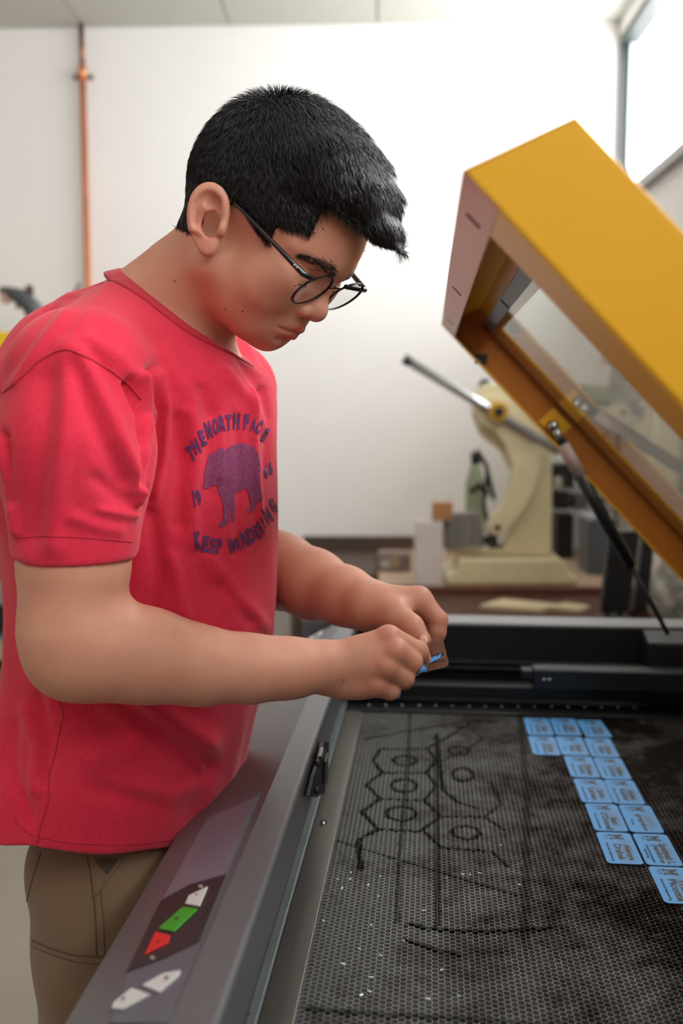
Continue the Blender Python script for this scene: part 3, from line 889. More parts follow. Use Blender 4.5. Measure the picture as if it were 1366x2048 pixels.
# outer skin is a frame round the window
lidbox('top_front', .023, .075, LT - .003, LT, LY0 + .003, LY1 - .003, m_yel, 0)
lidbox('top_rear', LL - .09, LL, LT - .003, LT, LY0 + .003, LY1 - .003, m_yel, 0)
lidbox('top_near', .075, LL - .09, LT - .003, LT, LY0 + .003, LY0 + .06, m_yel, 0)
lidbox('top_far', .075, LL - .09, LT - .003, LT, LY1 - .035, LY1 - .003, m_yel, 0)
# window frame and glass
NG = .050
m_gfr = mat('lid_frame_grey', '#4b474c', .4, .3)
gf = lidbox('glass_frame', .048, .068, NG - .003, NG, LY0 + .05, LY1 - .012, m_gfr, .0006)
lidbox('gasket', .048, LL - .05, NG - .004, NG, LY1 - .016, LY1 - .004, m_ink, .0006)
mgl = bpy.data.materials.new('lid_glass'); mgl.use_nodes = True
nt = mgl.node_tree; nt.nodes.clear()
out = nt.nodes.new('ShaderNodeOutputMaterial'); mx1 = nt.nodes.new('ShaderNodeMixShader'); mx2 = nt.nodes.new('ShaderNodeMixShader')
tr = nt.nodes.new('ShaderNodeBsdfTransparent'); gl = nt.nodes.new('ShaderNodeBsdfGlossy'); fr = schlick(nt); df = nt.nodes.new('ShaderNodeBsdfDiffuse')
tr.inputs[0].default_value = (.80, .82, .80, 1); gl.inputs['Roughness'].default_value = .03; gl.inputs[0].default_value = (.9, .92, .9, 1)
df.inputs[0].default_value = lin('#8f8f88'); mx2.inputs[0].default_value = .10
nt.links.new(tr.outputs[0], mx2.inputs[1]); nt.links.new(df.outputs[0], mx2.inputs[2])
nt.links.new(fr.outputs[0], mx1.inputs[0]); nt.links.new(mx2.outputs[0], mx1.inputs[1]); nt.links.new(gl.outputs[0], mx1.inputs[2]); nt.links.new(mx1.outputs[0], out.inputs[0])
bm = bmesh.new()
v = [bm.verts.new(ld(s, NG - .0045, y)) for s, y in ((.066, LY0 + .05), (LL - .06, LY0 + .05), (LL - .06, LY1 - .006), (.066, LY1 - .006))]
bm.faces.new(v)
from_bm('lid_window', bm, mgl, lid)
# slots in the front flange and in the grey frame, small latch block
for y, l in ((.685, .007), (1.10, .004), (1.49, .004)):
    lidbox('slot', .009, .022, -.0018, -.0011, y, y + l, m_ink, 0, ff_)
for y, l in ((1.27, .006), (1.56, .005)):
    lidbox('slot', .051, .066, NG - .0042, NG - .0029, y, y + l, m_ink, 0, gf)
a = Pm(962, 718, LY1 - .012)
box('latch_block', (a.x - .010, LY1 - .014, a.z - .008), (a.x + .010, LY1 - .004, a.z + .008), m_ink, lid, .001)
# gas strut and its ball mounts
GY = LY1 - .022
b0 = Pm(1105, 853, GY); b1 = Pm(1140, 928, GY); b2 = Pm(1262, 1132, GY); b3 = Pm(1336, 1268, GY)
st_ = empty('gas_strut', (0, 0, 0), 0, eng)
sdir = (b2 - b0).normalized()
bq = Pm(1110, 848, LY1 - .004)
mt = prism('mount_plate', [bq + LD * (.022 * a_) + LN * (.017 * b_) + Vector((0, -.003, 0)) for a_, b_ in ((-1, -1), (1, -1), (1, 1), (-1, 1))], (0, .003, 0), m_yel, st_, .0006)
bm = bmesh.new(); bmesh.ops.create_uvsphere(bm, u_segments=16, v_segments=10, radius=.0105, matrix=Matrix.Translation(b0))
from_bm('ball_joint', bm, m_screw, st_, smooth=True)
tube('socket', [b0 + sdir * .004, b0 + sdir * .03], [.008, .0075], m_screw, st_, 14)
tube('cylinder', [b0 + sdir * .03, b2], .0105, m_ink2, st_, 16)
tube('cylinder_label', [b0 + sdir * .034, b0 + sdir * .092], .0109, mat('strut_label', '#a58f8a', .5), st_, 16)
tube('rod', [b2, b3], .004, m_ink, st_, 10)
# hinge blocks on the back of the machine
for y in (.7, 1.15, 1.6):
    hp = ld(LL, .0, y)
    box('hinge', (hp.x - .03, y - .03, .985), (hp.x + .05, y + .03, hp.z + .02), m_ink, eng, .003)
# ================================================================== implicit surfaces for the figure
def smin(a, b, k):
    h = np.clip(.5 + .5 * (b - a) / k, 0, 1)
    return b + (a - b) * h - k * h * (1 - h)
def smax(a, b, k):
    return -smin(-a, -b, k)
def s_cone(p, a, b, r1, r2):
    a = np.asarray(a, float); ba = np.asarray(b, float) - a
    pa = p - a
    h = np.clip(pa @ ba / max(ba @ ba, 1e-12), 0, 1)
    return np.sqrt(((pa - h[:, None] * ba) ** 2).sum(1)) - (r1 + (r2 - r1) * h)
def s_ell(p, c, r, M=None):
    q_ = p - np.asarray(c, float)
    if M is not None: q_ = q_ @ M            # M columns: axes
    r = np.asarray(r, float)
    k0 = np.sqrt(((q_ / r) ** 2).sum(1)); k1 = np.sqrt(((q_ / (r * r)) ** 2).sum(1)) + 1e-9
    return k0 * (k0 - 1) / k1
def s_sph(p, c, r):
    return np.sqrt(((p - np.asarray(c, float)) ** 2).sum(1)) - r
def chain(p, pts, rad, k):
    d = None
    for (a, b, r1, r2) in zip(pts, pts[1:], rad, rad[1:]):
        e = s_cone(p, a, b, r1, r2)
        d = e if d is None else smin(d, e, k)
    return d
def poly_sd(P2, poly):
    """signed distance of (N,2) points to a polygon, negative inside"""
    poly = np.asarray(poly, float)
    d = np.full(len(P2), 1e9); s = np.ones(len(P2))
    n = len(poly)
    for i in range(n):
        a, b = poly[i], poly[i - 1]
        e = b - a; w = P2 - a
        t = np.clip((w @ e) / (e @ e), 0, 1)
        d = np.minimum(d, ((w - t[:, None] * e) ** 2).sum(1))
        c1 = P2[:, 1] >= a[1]; c2 = P2[:, 1] < b[1]; c3 = e[0] * w[:, 1] > e[1] * w[:, 0]
        flip = (c1 & c2 & c3) | (~c1 & ~c2 & ~c3)
        s = np.where(flip, -s, s)
    return s * np.sqrt(d)
def mesh_sdf(fn, lo, hi, h, B=12, slack=1.6):
    """sparse evaluation on a regular grid, then naive surface nets; returns verts, quads"""
    lo = np.asarray(lo, float); hi = np.asarray(hi, float)
    nb = np.ceil((hi - lo) / (h * B)).astype(int)
    n = nb * B + 1
    gi = np.stack(np.meshgrid(*[np.arange(k) for k in nb], indexing='ij'), -1).reshape(-1, 3)
    cen = lo + (gi + .5) * B * h
    dc = fn(cen)
    act = np.abs(dc) < slack * B * h * .87 + h
    vol = np.where(dc < 0, -1.0, 1.0).reshape(nb).repeat(B, 0).repeat(B, 1).repeat(B, 2).astype(np.float32)
    vol = np.pad(vol, ((0, 1),) * 3, mode='edge')
    loc = np.stack(np.meshgrid(*[np.arange(B)] * 3, indexing='ij'), -1).reshape(-1, 3)
    ai = gi[act]
    for s in range(0, len(ai), 150):
        idx = (ai[s:s + 150, None, :] * B + loc[None]).reshape(-1, 3)
        v = fn(lo + idx * h)
        vol[idx[:, 0], idx[:, 1], idx[:, 2]] = v
    S = vol < 0
    c = np.zeros(tuple(n - 1), np.uint8)
    for dx in (0, 1):
        for dy in (0, 1):
            for dz in (0, 1):
                c += S[dx:n[0] - 1 + dx, dy:n[1] - 1 + dy, dz:n[2] - 1 + dz]
    cells = np.argwhere((c > 0) & (c < 8))
    acc_ = np.zeros((len(cells), 3)); cnt = np.zeros(len(cells))
    corners = [(dx, dy, dz) for dx in (0, 1) for dy in (0, 1) for dz in (0, 1)]
    val = {k: vol[cells[:, 0] + k[0], cells[:, 1] + k[1], cells[:, 2] + k[2]].astype(float) for k in corners}
    for k in corners:
        for ax in range(3):
            if k[ax]: continue
            k2 = list(k); k2[ax] = 1; k2 = tuple(k2)
            a, b = val[k], val[k2]
            m_ = (a < 0) != (b < 0)
            t = np.where(m_, a / np.where(m_, a - b, 1), 0)
            pt = np.tile(np.array(k, float), (len(cells), 1)); pt[:, ax] = t
            acc_[m_] += pt[m_]; cnt[m_] += 1
    V = lo + (cells + acc_ / cnt[:, None]) * h
    index = -np.ones(tuple(n - 1), np.int64)
    index[cells[:, 0], cells[:, 1], cells[:, 2]] = np.arange(len(cells))
    Q = []
    for ax in range(3):
        o1, o2 = [(1, 2), (2, 0), (0, 1)][ax]
        sl_a = [slice(None)] * 3; sl_b = [slice(None)] * 3
        sl_a[ax] = slice(0, n[ax] - 1); sl_b[ax] = slice(1, n[ax])
        ch = S[tuple(sl_a)] != S[tuple(sl_b)]
        e = np.argwhere(ch)
        e = e[(e[:, o1] > 0) & (e[:, o1] < n[o1] - 1) & (e[:, o2] > 0) & (e[:, o2] < n[o2] - 1)]
        neg = S[e[:, 0], e[:, 1], e[:, 2]]
        def at(d1, d2):
            f = e.copy(); f[:, o1] -= d1; f[:, o2] -= d2
            return index[f[:, 0], f[:, 1], f[:, 2]]
        q0 = np.stack([at(1, 1), at(0, 1), at(0, 0), at(1, 0)], 1)
        q0[~neg] = q0[~neg][:, ::-1]
        Q.append(q0)
    Q = np.concatenate(Q)
    Q = Q[(Q >= 0).all(1)]
    return V, Q
def smooth_verts(V, Q, it=2, lam=.5):
    nb_ = np.concatenate([Q[:, [0, 1]], Q[:, [1, 2]], Q[:, [2, 3]], Q[:, [3, 0]]])
    for _ in range(it):
        s = np.zeros_like(V); c = np.zeros(len(V))
        np.add.at(s, nb_[:, 0], V[nb_[:, 1]]); np.add.at(s, nb_[:, 1], V[nb_[:, 0]])
        np.add.at(c, nb_[:, 0], 1); np.add.at(c, nb_[:, 1], 1)
        V = V + lam * (s / np.maximum(c, 1)[:, None] - V)
    return V
def vnormals(V, Q):
    fnm = np.cross(V[Q[:, 2]] - V[Q[:, 0]], V[Q[:, 3]] - V[Q[:, 1]])
    N_ = np.zeros_like(V)
    for k in range(4): np.add.at(N_, Q[:, k], fnm)
    return N_ / (np.linalg.norm(N_, axis=1)[:, None] + 1e-12)
def quad_mesh(name, V, Q):
    me = bpy.data.meshes.new(name)
    me.vertices.add(len(V)); me.vertices.foreach_set('co', np.ascontiguousarray(V, np.float32).ravel())
    k = Q.shape[1]
    me.loops.add(len(Q) * k); me.loops.foreach_set('vertex_index', Q.ravel().astype(np.int32))
    me.polygons.add(len(Q)); me.polygons.foreach_set('loop_start', np.arange(0, len(Q) * k, k, dtype=np.int32))
    me.polygons.foreach_set('use_smooth', np.ones(len(Q), bool))
    me.update(calc_edges=True)
    return me
def set_attr(me, name, vals):
    a = me.attributes.new(name, 'FLOAT', 'POINT'); a.data.foreach_set('value', np.ascontiguousarray(vals, np.float32))
def npP(px, py, Y): return np.array(P(px, py, Y))
# ================================================================== the man
man = empty('person', (0, 0, 0))
tag(man, 'person in a red printed T-shirt, khaki trousers and glasses peeling film off a badge', 'person')
# ---- head frame: turned towards the camera and bowed
PSI, THT = R(27), R(31)
cs_, ss_, ct_, st_h = math.cos(PSI), math.sin(PSI), math.cos(THT), math.sin(THT)
HU = np.array([cs_ * ct_, -ss_ * ct_, -st_h]); HV = np.array([cs_ * st_h, -ss_ * st_h, ct_]); HW = np.array([-ss_, -cs_, 0.0])
HO = npP(440, 468, 1.03 - .072 * cs_) - .072 * HW
HM = np.stack([HU, HV, HW], 1)          # local -> world
def h2w(p): return np.asarray(p) @ HM.T + HO
def w2h(p): return (np.asarray(p) - HO) @ HM
def hp(px, py, w):
    d = np.array(ray(px, py)); C0 = np.array([0, 0, CAMH])
    t = ((HO + w * HW) - C0) @ HW / (d @ HW)
    return w2h(C0 + d * t)
def sym(p):
    q_ = p.copy(); q_[:, 2] = np.abs(q_[:, 2]); return q_
NB = w2h(npP(322, 668, 1.08)); NT = np.array([-.030, -.015, 0.0])
def ear_sdf(p):
    ca, sa = math.cos(R(22)), math.sin(R(22))
    a = np.array([-sa, ca, 0.0]); b = np.array([ca, sa, 0.0])          # long axis, forward
    out_ = np.array([0, 0, 1.0])
    tl = R(24)
    c = out_ * math.cos(tl) + b * math.sin(tl); b2 = b * math.cos(tl) - out_ * math.sin(tl)
    M = np.stack([a, b2, c], 1)
    q_ = (p - np.array([-.012, .008, .082])) @ M
    A, Bq, Cq = q_[:, 0], q_[:, 1], q_[:, 2]
    wid = .0185 * (1 + .16 * np.clip(A / .03, -1.2, 1))                    # wider at the top
    e = np.sqrt((A / .0305) ** 2 + (Bq / wid) ** 2)
    plate = np.maximum((e - 1) * .018, np.abs(Cq) - .0035)
    rim = np.sqrt(((e - .86) * .019) ** 2 + (Cq - .003) ** 2) - .0040        # helix
    rim = np.maximum(rim, -(A + .014))
    lobe = s_ell(q_, (-.0255, .004, .0), (.0095, .0085, .0045))
    anti = np.sqrt((np.sqrt((A + .002) ** 2 + (Bq + .001) ** 2) - .0125) ** 2 * 1 + (Cq - .002) ** 2) - .0034
    anti = np.maximum(anti, Bq - .004)
    tragus = s_ell(q_, (-.008, .0145, .004), (.006, .004, .005))
    d = smin(plate, rim, .003); d = smin(d, lobe, .006); d = smin(d, anti, .003); d = smin(d, tragus, .004)
    concha = s_ell(q_, (-.0050, .0030, -.002), (.0120, .0085, .0160))
    scaph = s_ell(q_, (.0135, .0040, .0045), (.0085, .0075, .0050))
    scaph = smin(scaph, np.maximum(np.sqrt(((e - .62) * .019) ** 2 + (Cq - .006) ** 2) - .0030, np.maximum(-(A + .008), Bq - .004)), .002)
    return d, concha, scaph
def head_sdf(p, ear=True):
    q_ = sym(p)
    d = s_ell(q_, (-.002, .050, 0), (.094, .077, .0735))
    d = smin(d, s_ell(q_, (.035, .034, 0), (.0635, .058, .060)), .02)
    d = smin(d, s_ell(q_, (.032, -.012, 0), (.0515, .058, .0575)), .02)
    d = smin(d, s_sph(q_, (.045, -.024, .034), .0295), .018)                 # cheek
    d = smin(d, s_sph(q_, (.058, -.006, .040), .0205), .012)                 # cheekbone
    d = smin(d, s_ell(q_, (.054, -.046, 0), (.0305, .028, .026)), .012)      # mouth barrel
    d = smin(d, s_cone(q_, (-.002, -.030, .050), (.040, -.064, .022), .023, .020), .02)
    d = smin(d, s_ell(q_, (.0515, -.0725, 0), (.0185, .0175, .018)), .012)     # chin
    d = smin(d, s_ell(q_, (.026, -.052, 0), (.042, .030, .044)), .02)
    d = smin(d, s_cone(q_, (.0865, .0215, .010), (.066, .026, .047), .0115, .0105), .010)   # brow
    sock = s_ell(q_, (.094, .0015, .031), (.0165, .0095, .016))
    d = smax(d, -sock, .008)
    d = smin(d, s_sph(q_, (.0685, .001, .031), .0138), .005)                 # lidded eye
    d = smax(d, -s_cone(q_, (.0850, -.0048, .021), (.0775, -.0050, .043), .0009, .0006), .0012)
    # nose
    d = smin(d, s_cone(q_, (.0815, .012, 0), (.0895, -.0215, 0), .0078, .0098), .008)
    d = smin(d, s_sph(q_, (.0905, -.0255, 0), .0112), .005)
    d = smin(d, s_ell(q_, (.0815, -.0295, .0125), (.0105, .0075, .0075)), .004)
    d = smax(d, -s_ell(q_, (.0875, -.0365, .0062), (.0055, .0030, .0032)), .0015)
    # lips
    d = smin(d, s_cone(q_, (.0825, -.0490, 0), (.0695, -.0530, .021), .0060, .0024), .0035)
    d = smin(d, s_cone(q_, (.0775, -.0600, 0), (.0680, -.0568, .019), .0064, .0026), .0035)
    d = smax(d, -s_cone(q_, (.0890, -.0548, 0), (.0715, -.0552, .024), .0013, .0007), .0018)
    d = smax(d, -s_cone(q_, (.0790, -.0675, 0), (.0740, -.0675, .012), .0035, .0025), .005)
    # neck
    d = smin(d, s_cone(p, NT, NB, .053, .058), .024)
    d = smin(d, s_cone(p, w2h(npP(352, 572, 1.07)), w2h(npP(275, 628, 1.075)), .040, .046), .03)
    d = smin(d, s_ell(p, w2h(npP(330, 770, 1.09)), (.085, .085, .10)), .03)
    if not ear: return d
    e_, co_, sc_ = ear_sdf(q_)
    d = smin(d, e_, .0035)
    d = smax(d, -co_, .004)
    return smax(d, -sc_, .002)
V, Q = mesh_sdf(head_sdf, (-.175, -.24, -.13), (.125, .15, .13), .0018)
V = smooth_verts(V, Q, 1, .4)
# redness of lips, ears, nose, cheeks
qs = V.copy(); qs[:, 2] = np.abs(qs[:, 2])
def blob(c, r, f=2.0): return np.exp(-(((qs - np.array(c)) / np.array(r)) ** 2).sum(1) * f)
lips = np.maximum(np.clip(1 - np.abs(s_cone(qs, (.0835, -.0490, 0), (.0695, -.0535, .022), .0056, .0022)) / .0022, 0, 1),
                  np.clip(1 - np.abs(s_cone(qs, (.0780, -.0600, 0), (.0680, -.0568, .020), .0064, .0026)) / .0022, 0, 1))
red = np.clip(.9 * lips + .45 * blob((-.012, .005, .085), (.025, .035, .015)) + .3 * blob((.092, -.026, 0), (.014, .014, .016)) + .25 * blob((.06, -.02, .045), (.03, .025, .02)), 0, 1)
HEADV, HEADQ = h2w(V), Q
parts_V, parts_Q, parts_red = [HEADV], [Q], [red]
head_bvh = BVHTree.FromPolygons([tuple(v) for v in HEADV], [tuple(q_) for q_ in Q.tolist()])

# ---- right arm (near) and hand
def pts3(lst): return [npP(*t) for t in lst]
ra = pts3([(150, 780, .895), (150, 1000, .885), (148, 1130, .878), (143, 1255, .872), (150, 1302, .872)])
rar = [.046, .047, .0455, .0425, .0405]
rf = pts3([(150, 1302, .872), (215, 1300, .878), (300, 1312, .893), (400, 1331, .910), (500, 1337, .925), (580, 1336, .938), (640, 1332, .947)])
rfr = [.0405, .0415, .0395, .0335, .0290, .0255, .0238]
def fing(p, lst, rad, k=.004):
    return chain(p, pts3(lst), rad, k)
RH_MCP = [(777, 1276, .957), (791, 1303, .947), (775, 1334, .943), (757, 1370, .946)]
RH_F = [
    ([(777, 1276, .957), (836, 1303, .972), (843, 1317, .994), (836, 1322, 1.014)], [.0128, .0103, .0090, .0078]),
    ([(791, 1303, .947), (823, 1325, .957), (826, 1334, .981), (812, 1334, .997)], [.0128, .0104, .0092, .0080]),
    ([(775, 1334, .943), (808, 1355, .953), (808, 1361, .977), (792, 1354, .990)], [.0122, .0100, .0090, .0078]),
    ([(757, 1370, .946), (781, 1380, .951), (780, 1382, .971), (766, 1374, .982)], [.0112, .0094, .0084, .0074]),
]
RH_T = ([(668, 1325, .965), (735, 1312, .992), (800, 1300, 1.008), (842, 1312, 1.017)], [.0185, .0145, .0115, .0090])
def rarm_sdf(p):
    d = chain(p, ra, rar, .02)
    d = smin(d, chain(p, rf, rfr, .02), .018)
    # flattened wrist and back of the hand
    w1, w2 = npP(642, 1322, .945), npP(644, 1346, .951)
    d = smin(d, s_cone(p, w1, w2, .0165, .0165), .010)
    palm = None
    for i, (m_, r0, r1) in enumerate(zip(RH_MCP, (.0125, .0135, .0135, .0125), (.0120, .0120, .0115, .0108))):
        a = npP(662, 1317 + i * 11, .947 + i * .002)
        e = s_cone(p, a, npP(*m_), r0, r1)
        palm = e if palm is None else smin(palm, e, .009)
    palm = smin(palm, s_ell(p, npP(715, 1335, .962), (.036, .014, .028)), .014)
    palm = smin(palm, s_ell(p, npP(700, 1372, .956), (.030, .015, .0125)), .010)
    th = fing(p, *RH_T)
    palm = smin(palm, th, .010)
    d = smin(d, palm, .011)
    fs = None
    for pts_, rad in RH_F:
        e = fing(p, pts_, rad)
        # knuckle bulge
        e = smin(e, s_sph(p, npP(pts_[0][0] - 2, pts_[0][1], pts_[0][2] - .0050), .0092), .004)
        fs = e if fs is None else smin(fs, e, .0016)
    return smin(d, fs, .0038)
V, Q = mesh_sdf(rarm_sdf, (-.34, .79, 1.02), (.12, 1.04, 1.46), .0017)
V = smooth_verts(V, Q, 1, .4)
def knuckle_red(V, pts_, s=.006, amt=.28):
    r_ = np.zeros(len(V))
    for t in pts_:
        c = npP(*t); r_ = np.maximum(r_, amt * np.exp(-((V - c) ** 2).sum(1) / (2 * s * s) * .35))
    return r_
kr = knuckle_red(V, [(m_[0], m_[1], m_[2] - .012) for m_ in RH_MCP] + [f[0][1] for f in RH_F])
parts_V.append(V); parts_Q.append(Q); parts_red.append(kr)

# ---- left arm (far) and hand
la = pts3([(455, 785, 1.25), (445, 950, 1.275), (438, 1075, 1.28)])
lar = [.045, .045, .043]
lf = pts3([(438, 1075, 1.28), (490, 1105, 1.255), (560, 1142, 1.21), (625, 1168, 1.165), (690, 1192, 1.115), (726, 1208, 1.09)])
lfr = [.043, .0445, .0435, .0385, .0305, .0272]
LH_MCP = [(838, 1199, 1.074), (842, 1203, 1.094), (838, 1211, 1.112), (828, 1224, 1.127)]
LH_F = [
    ([(838, 1199, 1.074), (876, 1240, 1.066), (874, 1265, 1.062), (868, 1290, 1.060)], [.0138, .0105, .0095, .0080]),
    ([(842, 1203, 1.094), (864, 1248, 1.090), (858, 1268, 1.078), (852, 1281, 1.070)], [.0135, .0104, .0094, .0080]),
    ([(838, 1211, 1.112), (850, 1250, 1.110), (843, 1262, 1.092), (836, 1264, 1.080)], [.0130, .0100, .0090, .0078]),
    ([(828, 1224, 1.127), (836, 1255, 1.126), (830, 1262, 1.106), (824, 1258, 1.094)], [.0118, .0090, .0082, .0072]),
]
LH_T = ([(742, 1216, 1.072), (788, 1228, 1.052), (823, 1254, 1.034), (846, 1280, 1.0225)], [.0235, .0165, .0122, .0088])
def larm_sdf(p):
    d = chain(p, la, lar, .02)
    d = smin(d, chain(p, lf, lfr, .02), .018)
    palm = None
    for i, (m_, r0, r1) in enumerate(zip(LH_MCP, (.020, .020, .019, .018), (.0138, .0135, .013, .012))):
        a = npP(735, 1204 + i * 4, 1.078 + i * .008)
        e = s_cone(p, a, npP(*m_), r0, r1)
        palm = e if palm is None else smin(palm, e, .012)
    d = smin(d, palm, .016)
    th = fing(p, *LH_T, .008)
    web = s_cone(p, npP(770, 1214, 1.068), npP(818, 1206, 1.068), .017, .010)
    d = smin(d, web, .012)
    d = smin(d, th, .010)
    fs = None
    for pts_, rad in LH_F:
        e = fing(p, pts_, rad)
        fs = e if fs is None else smin(fs, e, .0016)
    return smin(d, fs, .006)
V, Q = mesh_sdf(larm_sdf, (-.20, .98, 1.08), (.15, 1.36, 1.48), .0017)
V = smooth_verts(V, Q, 1, .4)
kr = knuckle_red(V, [LH_F[0][0][1], LH_F[0][0][2], LH_T[0][3]], .008, .35)
parts_V.append(V); parts_Q.append(Q); parts_red.append(kr)
# ---- trunk and legs under the clothes
def core_sdf(p):
    d = s_cone(p, npP(310, 700, 1.09), npP(290, 1300, 1.11), .085, .085)
    d = smin(d, s_cone(p, npP(170, 800, .93), npP(450, 800, 1.24), .035, .035), .05)
    d = smin(d, s_cone(p, npP(290, 1300, 1.11), npP(240, 1640, 1.11), .085, .066), .05)
    d = smin(d, chain(p, [(-.25, 1.075, .85), (-.244, 1.055, .48), (-.245, 1.05, .07)], [.055, .048, .036], .03), .03)
    d = smin(d, chain(p, [(-.24, 1.175, .85), (-.236, 1.21, .48), (-.236, 1.22, .07)], [.055, .048, .036], .03), .03)
    return d
V, Q = mesh_sdf(core_sdf, (-.45, .8, .02), (.05, 1.42, 1.5), .011)
parts_V.append(V); parts_Q.append(Q); parts_red.append(np.zeros(len(V)))
off_, QQ = 0, []
for V, Q in zip(parts_V, parts_Q):
    QQ.append(Q + off_); off_ += len(V)
body_me = quad_mesh('body', np.concatenate(parts_V), np.concatenate(QQ))
set_attr(body_me, 'red', np.concatenate(parts_red))
m_skin = bpy.data.materials.new('skin'); m_skin.use_nodes = True
nt = m_skin.node_tree; N, L = nt.nodes, nt.links; pb = N['Principled BSDF']
at_ = N.new('ShaderNodeAttribute'); at_.attribute_name = 'red'
tc = N.new('ShaderNodeTexCoord')
nz1 = N.new('ShaderNodeTexNoise'); nz1.inputs['Scale'].default_value = 45; nz1.inputs['Detail'].default_value = 5; L.new(tc.outputs['Object'], nz1.inputs['Vector'])
mxa = N.new('ShaderNodeMix'); mxa.data_type = 'RGBA'; mxa.inputs[6].default_value = lin('#cf9880'); mxa.inputs[7].default_value = lin('#c4846c')
L.new(nz1.outputs[0], mxa.inputs[0])
mxb = N.new('ShaderNodeMix'); mxb.data_type = 'RGBA'; mxb.inputs[7].default_value = lin('#a8443c'); L.new(mxa.outputs[2], mxb.inputs[6]); L.new(at_.outputs['Fac'], mxb.inputs[0])
L.new(mxb.outputs[2], pb.inputs['Base Color'])
pb.inputs['Roughness'].default_value = .48
pb.inputs['Specular IOR Level'].default_value = .4
pb.inputs['Subsurface Weight'].default_value = .12
pb.inputs['Subsurface Radius'].default_value = (1, .35, .2); pb.inputs['Subsurface Scale'].default_value = .003
nz2 = N.new('ShaderNodeTexNoise'); nz2.inputs['Scale'].default_value = 900; nz2.inputs['Detail'].default_value = 2; L.new(tc.outputs['Object'], nz2.inputs['Vector'])
bp = N.new('ShaderNodeBump'); bp.inputs['Strength'].default_value = .25; bp.inputs['Distance'].default_value = .0004
L.new(nz2.outputs[0], bp.inputs['Height']); L.new(bp.outputs[0], pb.inputs['Normal'])
body = link_mesh('body', body_me, m_skin, man)
# ================================================================== clothes
BY = R(25)
RR = np.array([-math.sin(BY), -math.cos(BY), 0]); RF = np.array([math.cos(BY), -math.sin(BY), 0])    # body right, body front
TY = 1.10
rings = [(610, 165, 380), (625, 115, 410), (650, 75, 450), (700, 25, 505), (750, -5, 545), (800, -25, 553), (900, -25, 551), (1000, -3, 553),
         (1100, 25, 554), (1200, 33, 553), (1300, 28, 541), (1400, 12, 513), (1500, 0, 482), (1600, 8, 455), (1650, 28, 442), (1700, 62, 430), (1800, 80, 420)]
rz_, rx_, rb_ = [], [], []
for py, l, r in rings:
    a, b = npP(l, py, TY), npP(r, py, TY)
    rz_.append(a[2]); rx_.append((a[0] + b[0]) / 2); rb_.append((b[0] - a[0]) / 2)
rz_ = np.array(rz_)[::-1]; rx_ = np.array(rx_)[::-1]; rb_ = np.array(rb_)[::-1] / 1.018
def interp(z, arr):
    # smooth interpolation over height
    return (np.interp(z - .012, rz_, arr) + np.interp(z, rz_, arr) + np.interp(z + .012, rz_, arr)) / 3
def torso_sdf(p):
    cx = interp(p[:, 2], rx_); b = interp(p[:, 2], rb_)
    x = p[:, 0] - cx; y = p[:, 1] - TY
    f = x * RF[0] + y * RF[1]; r = x * RR[0] + y * RR[1]
    a = b * (1.10 + .34 * np.clip((1.08 - p[:, 2]) / .14, 0, 1))
    k0 = np.sqrt((f / b) ** 2 + (r / a) ** 2) + 1e-9
    k1 = np.sqrt((f / b ** 2) ** 2 + (r / a ** 2) ** 2) + 1e-9
    d = k0 * (k0 - 1) / k1
    return np.maximum(d, p[:, 2] - (rz_[-1] + .0))
HEM = .942
SL_R = pts3([(152, 775, .905), (154, 900, .893), (150, 1180, .876)]); SLR_R = [.060, .064, .0520]
SL_L = pts3([(455, 785, 1.24), (448, 960, 1.272), (446, 1020, 1.275)]); SLR_L = [.060, .060, .056]
hem_n = np.array([-.03, .06, -1.0]); hem_n /= np.linalg.norm(hem_n)
hem_p = npP(150, 1112, .878)
Cb, Cs, Cf = npP(256, 552, 1.112), npP(352, 632, 1.005), npP(452, 700, 1.065)
col_c = (Cb + Cf) / 2
col_e1 = (Cf - Cb) / 2; col_r1 = np.linalg.norm(col_e1); col_e1 /= col_r1
tmp = Cs - col_c; tmp = tmp - col_e1 * (tmp @ col_e1); col_r2 = np.linalg.norm(tmp); col_e2 = tmp / col_r2
col_n = np.cross(col_e1, col_e2); col_n = col_n if col_n[2] > 0 else -col_n
col_r2 = max(col_r2, .055)
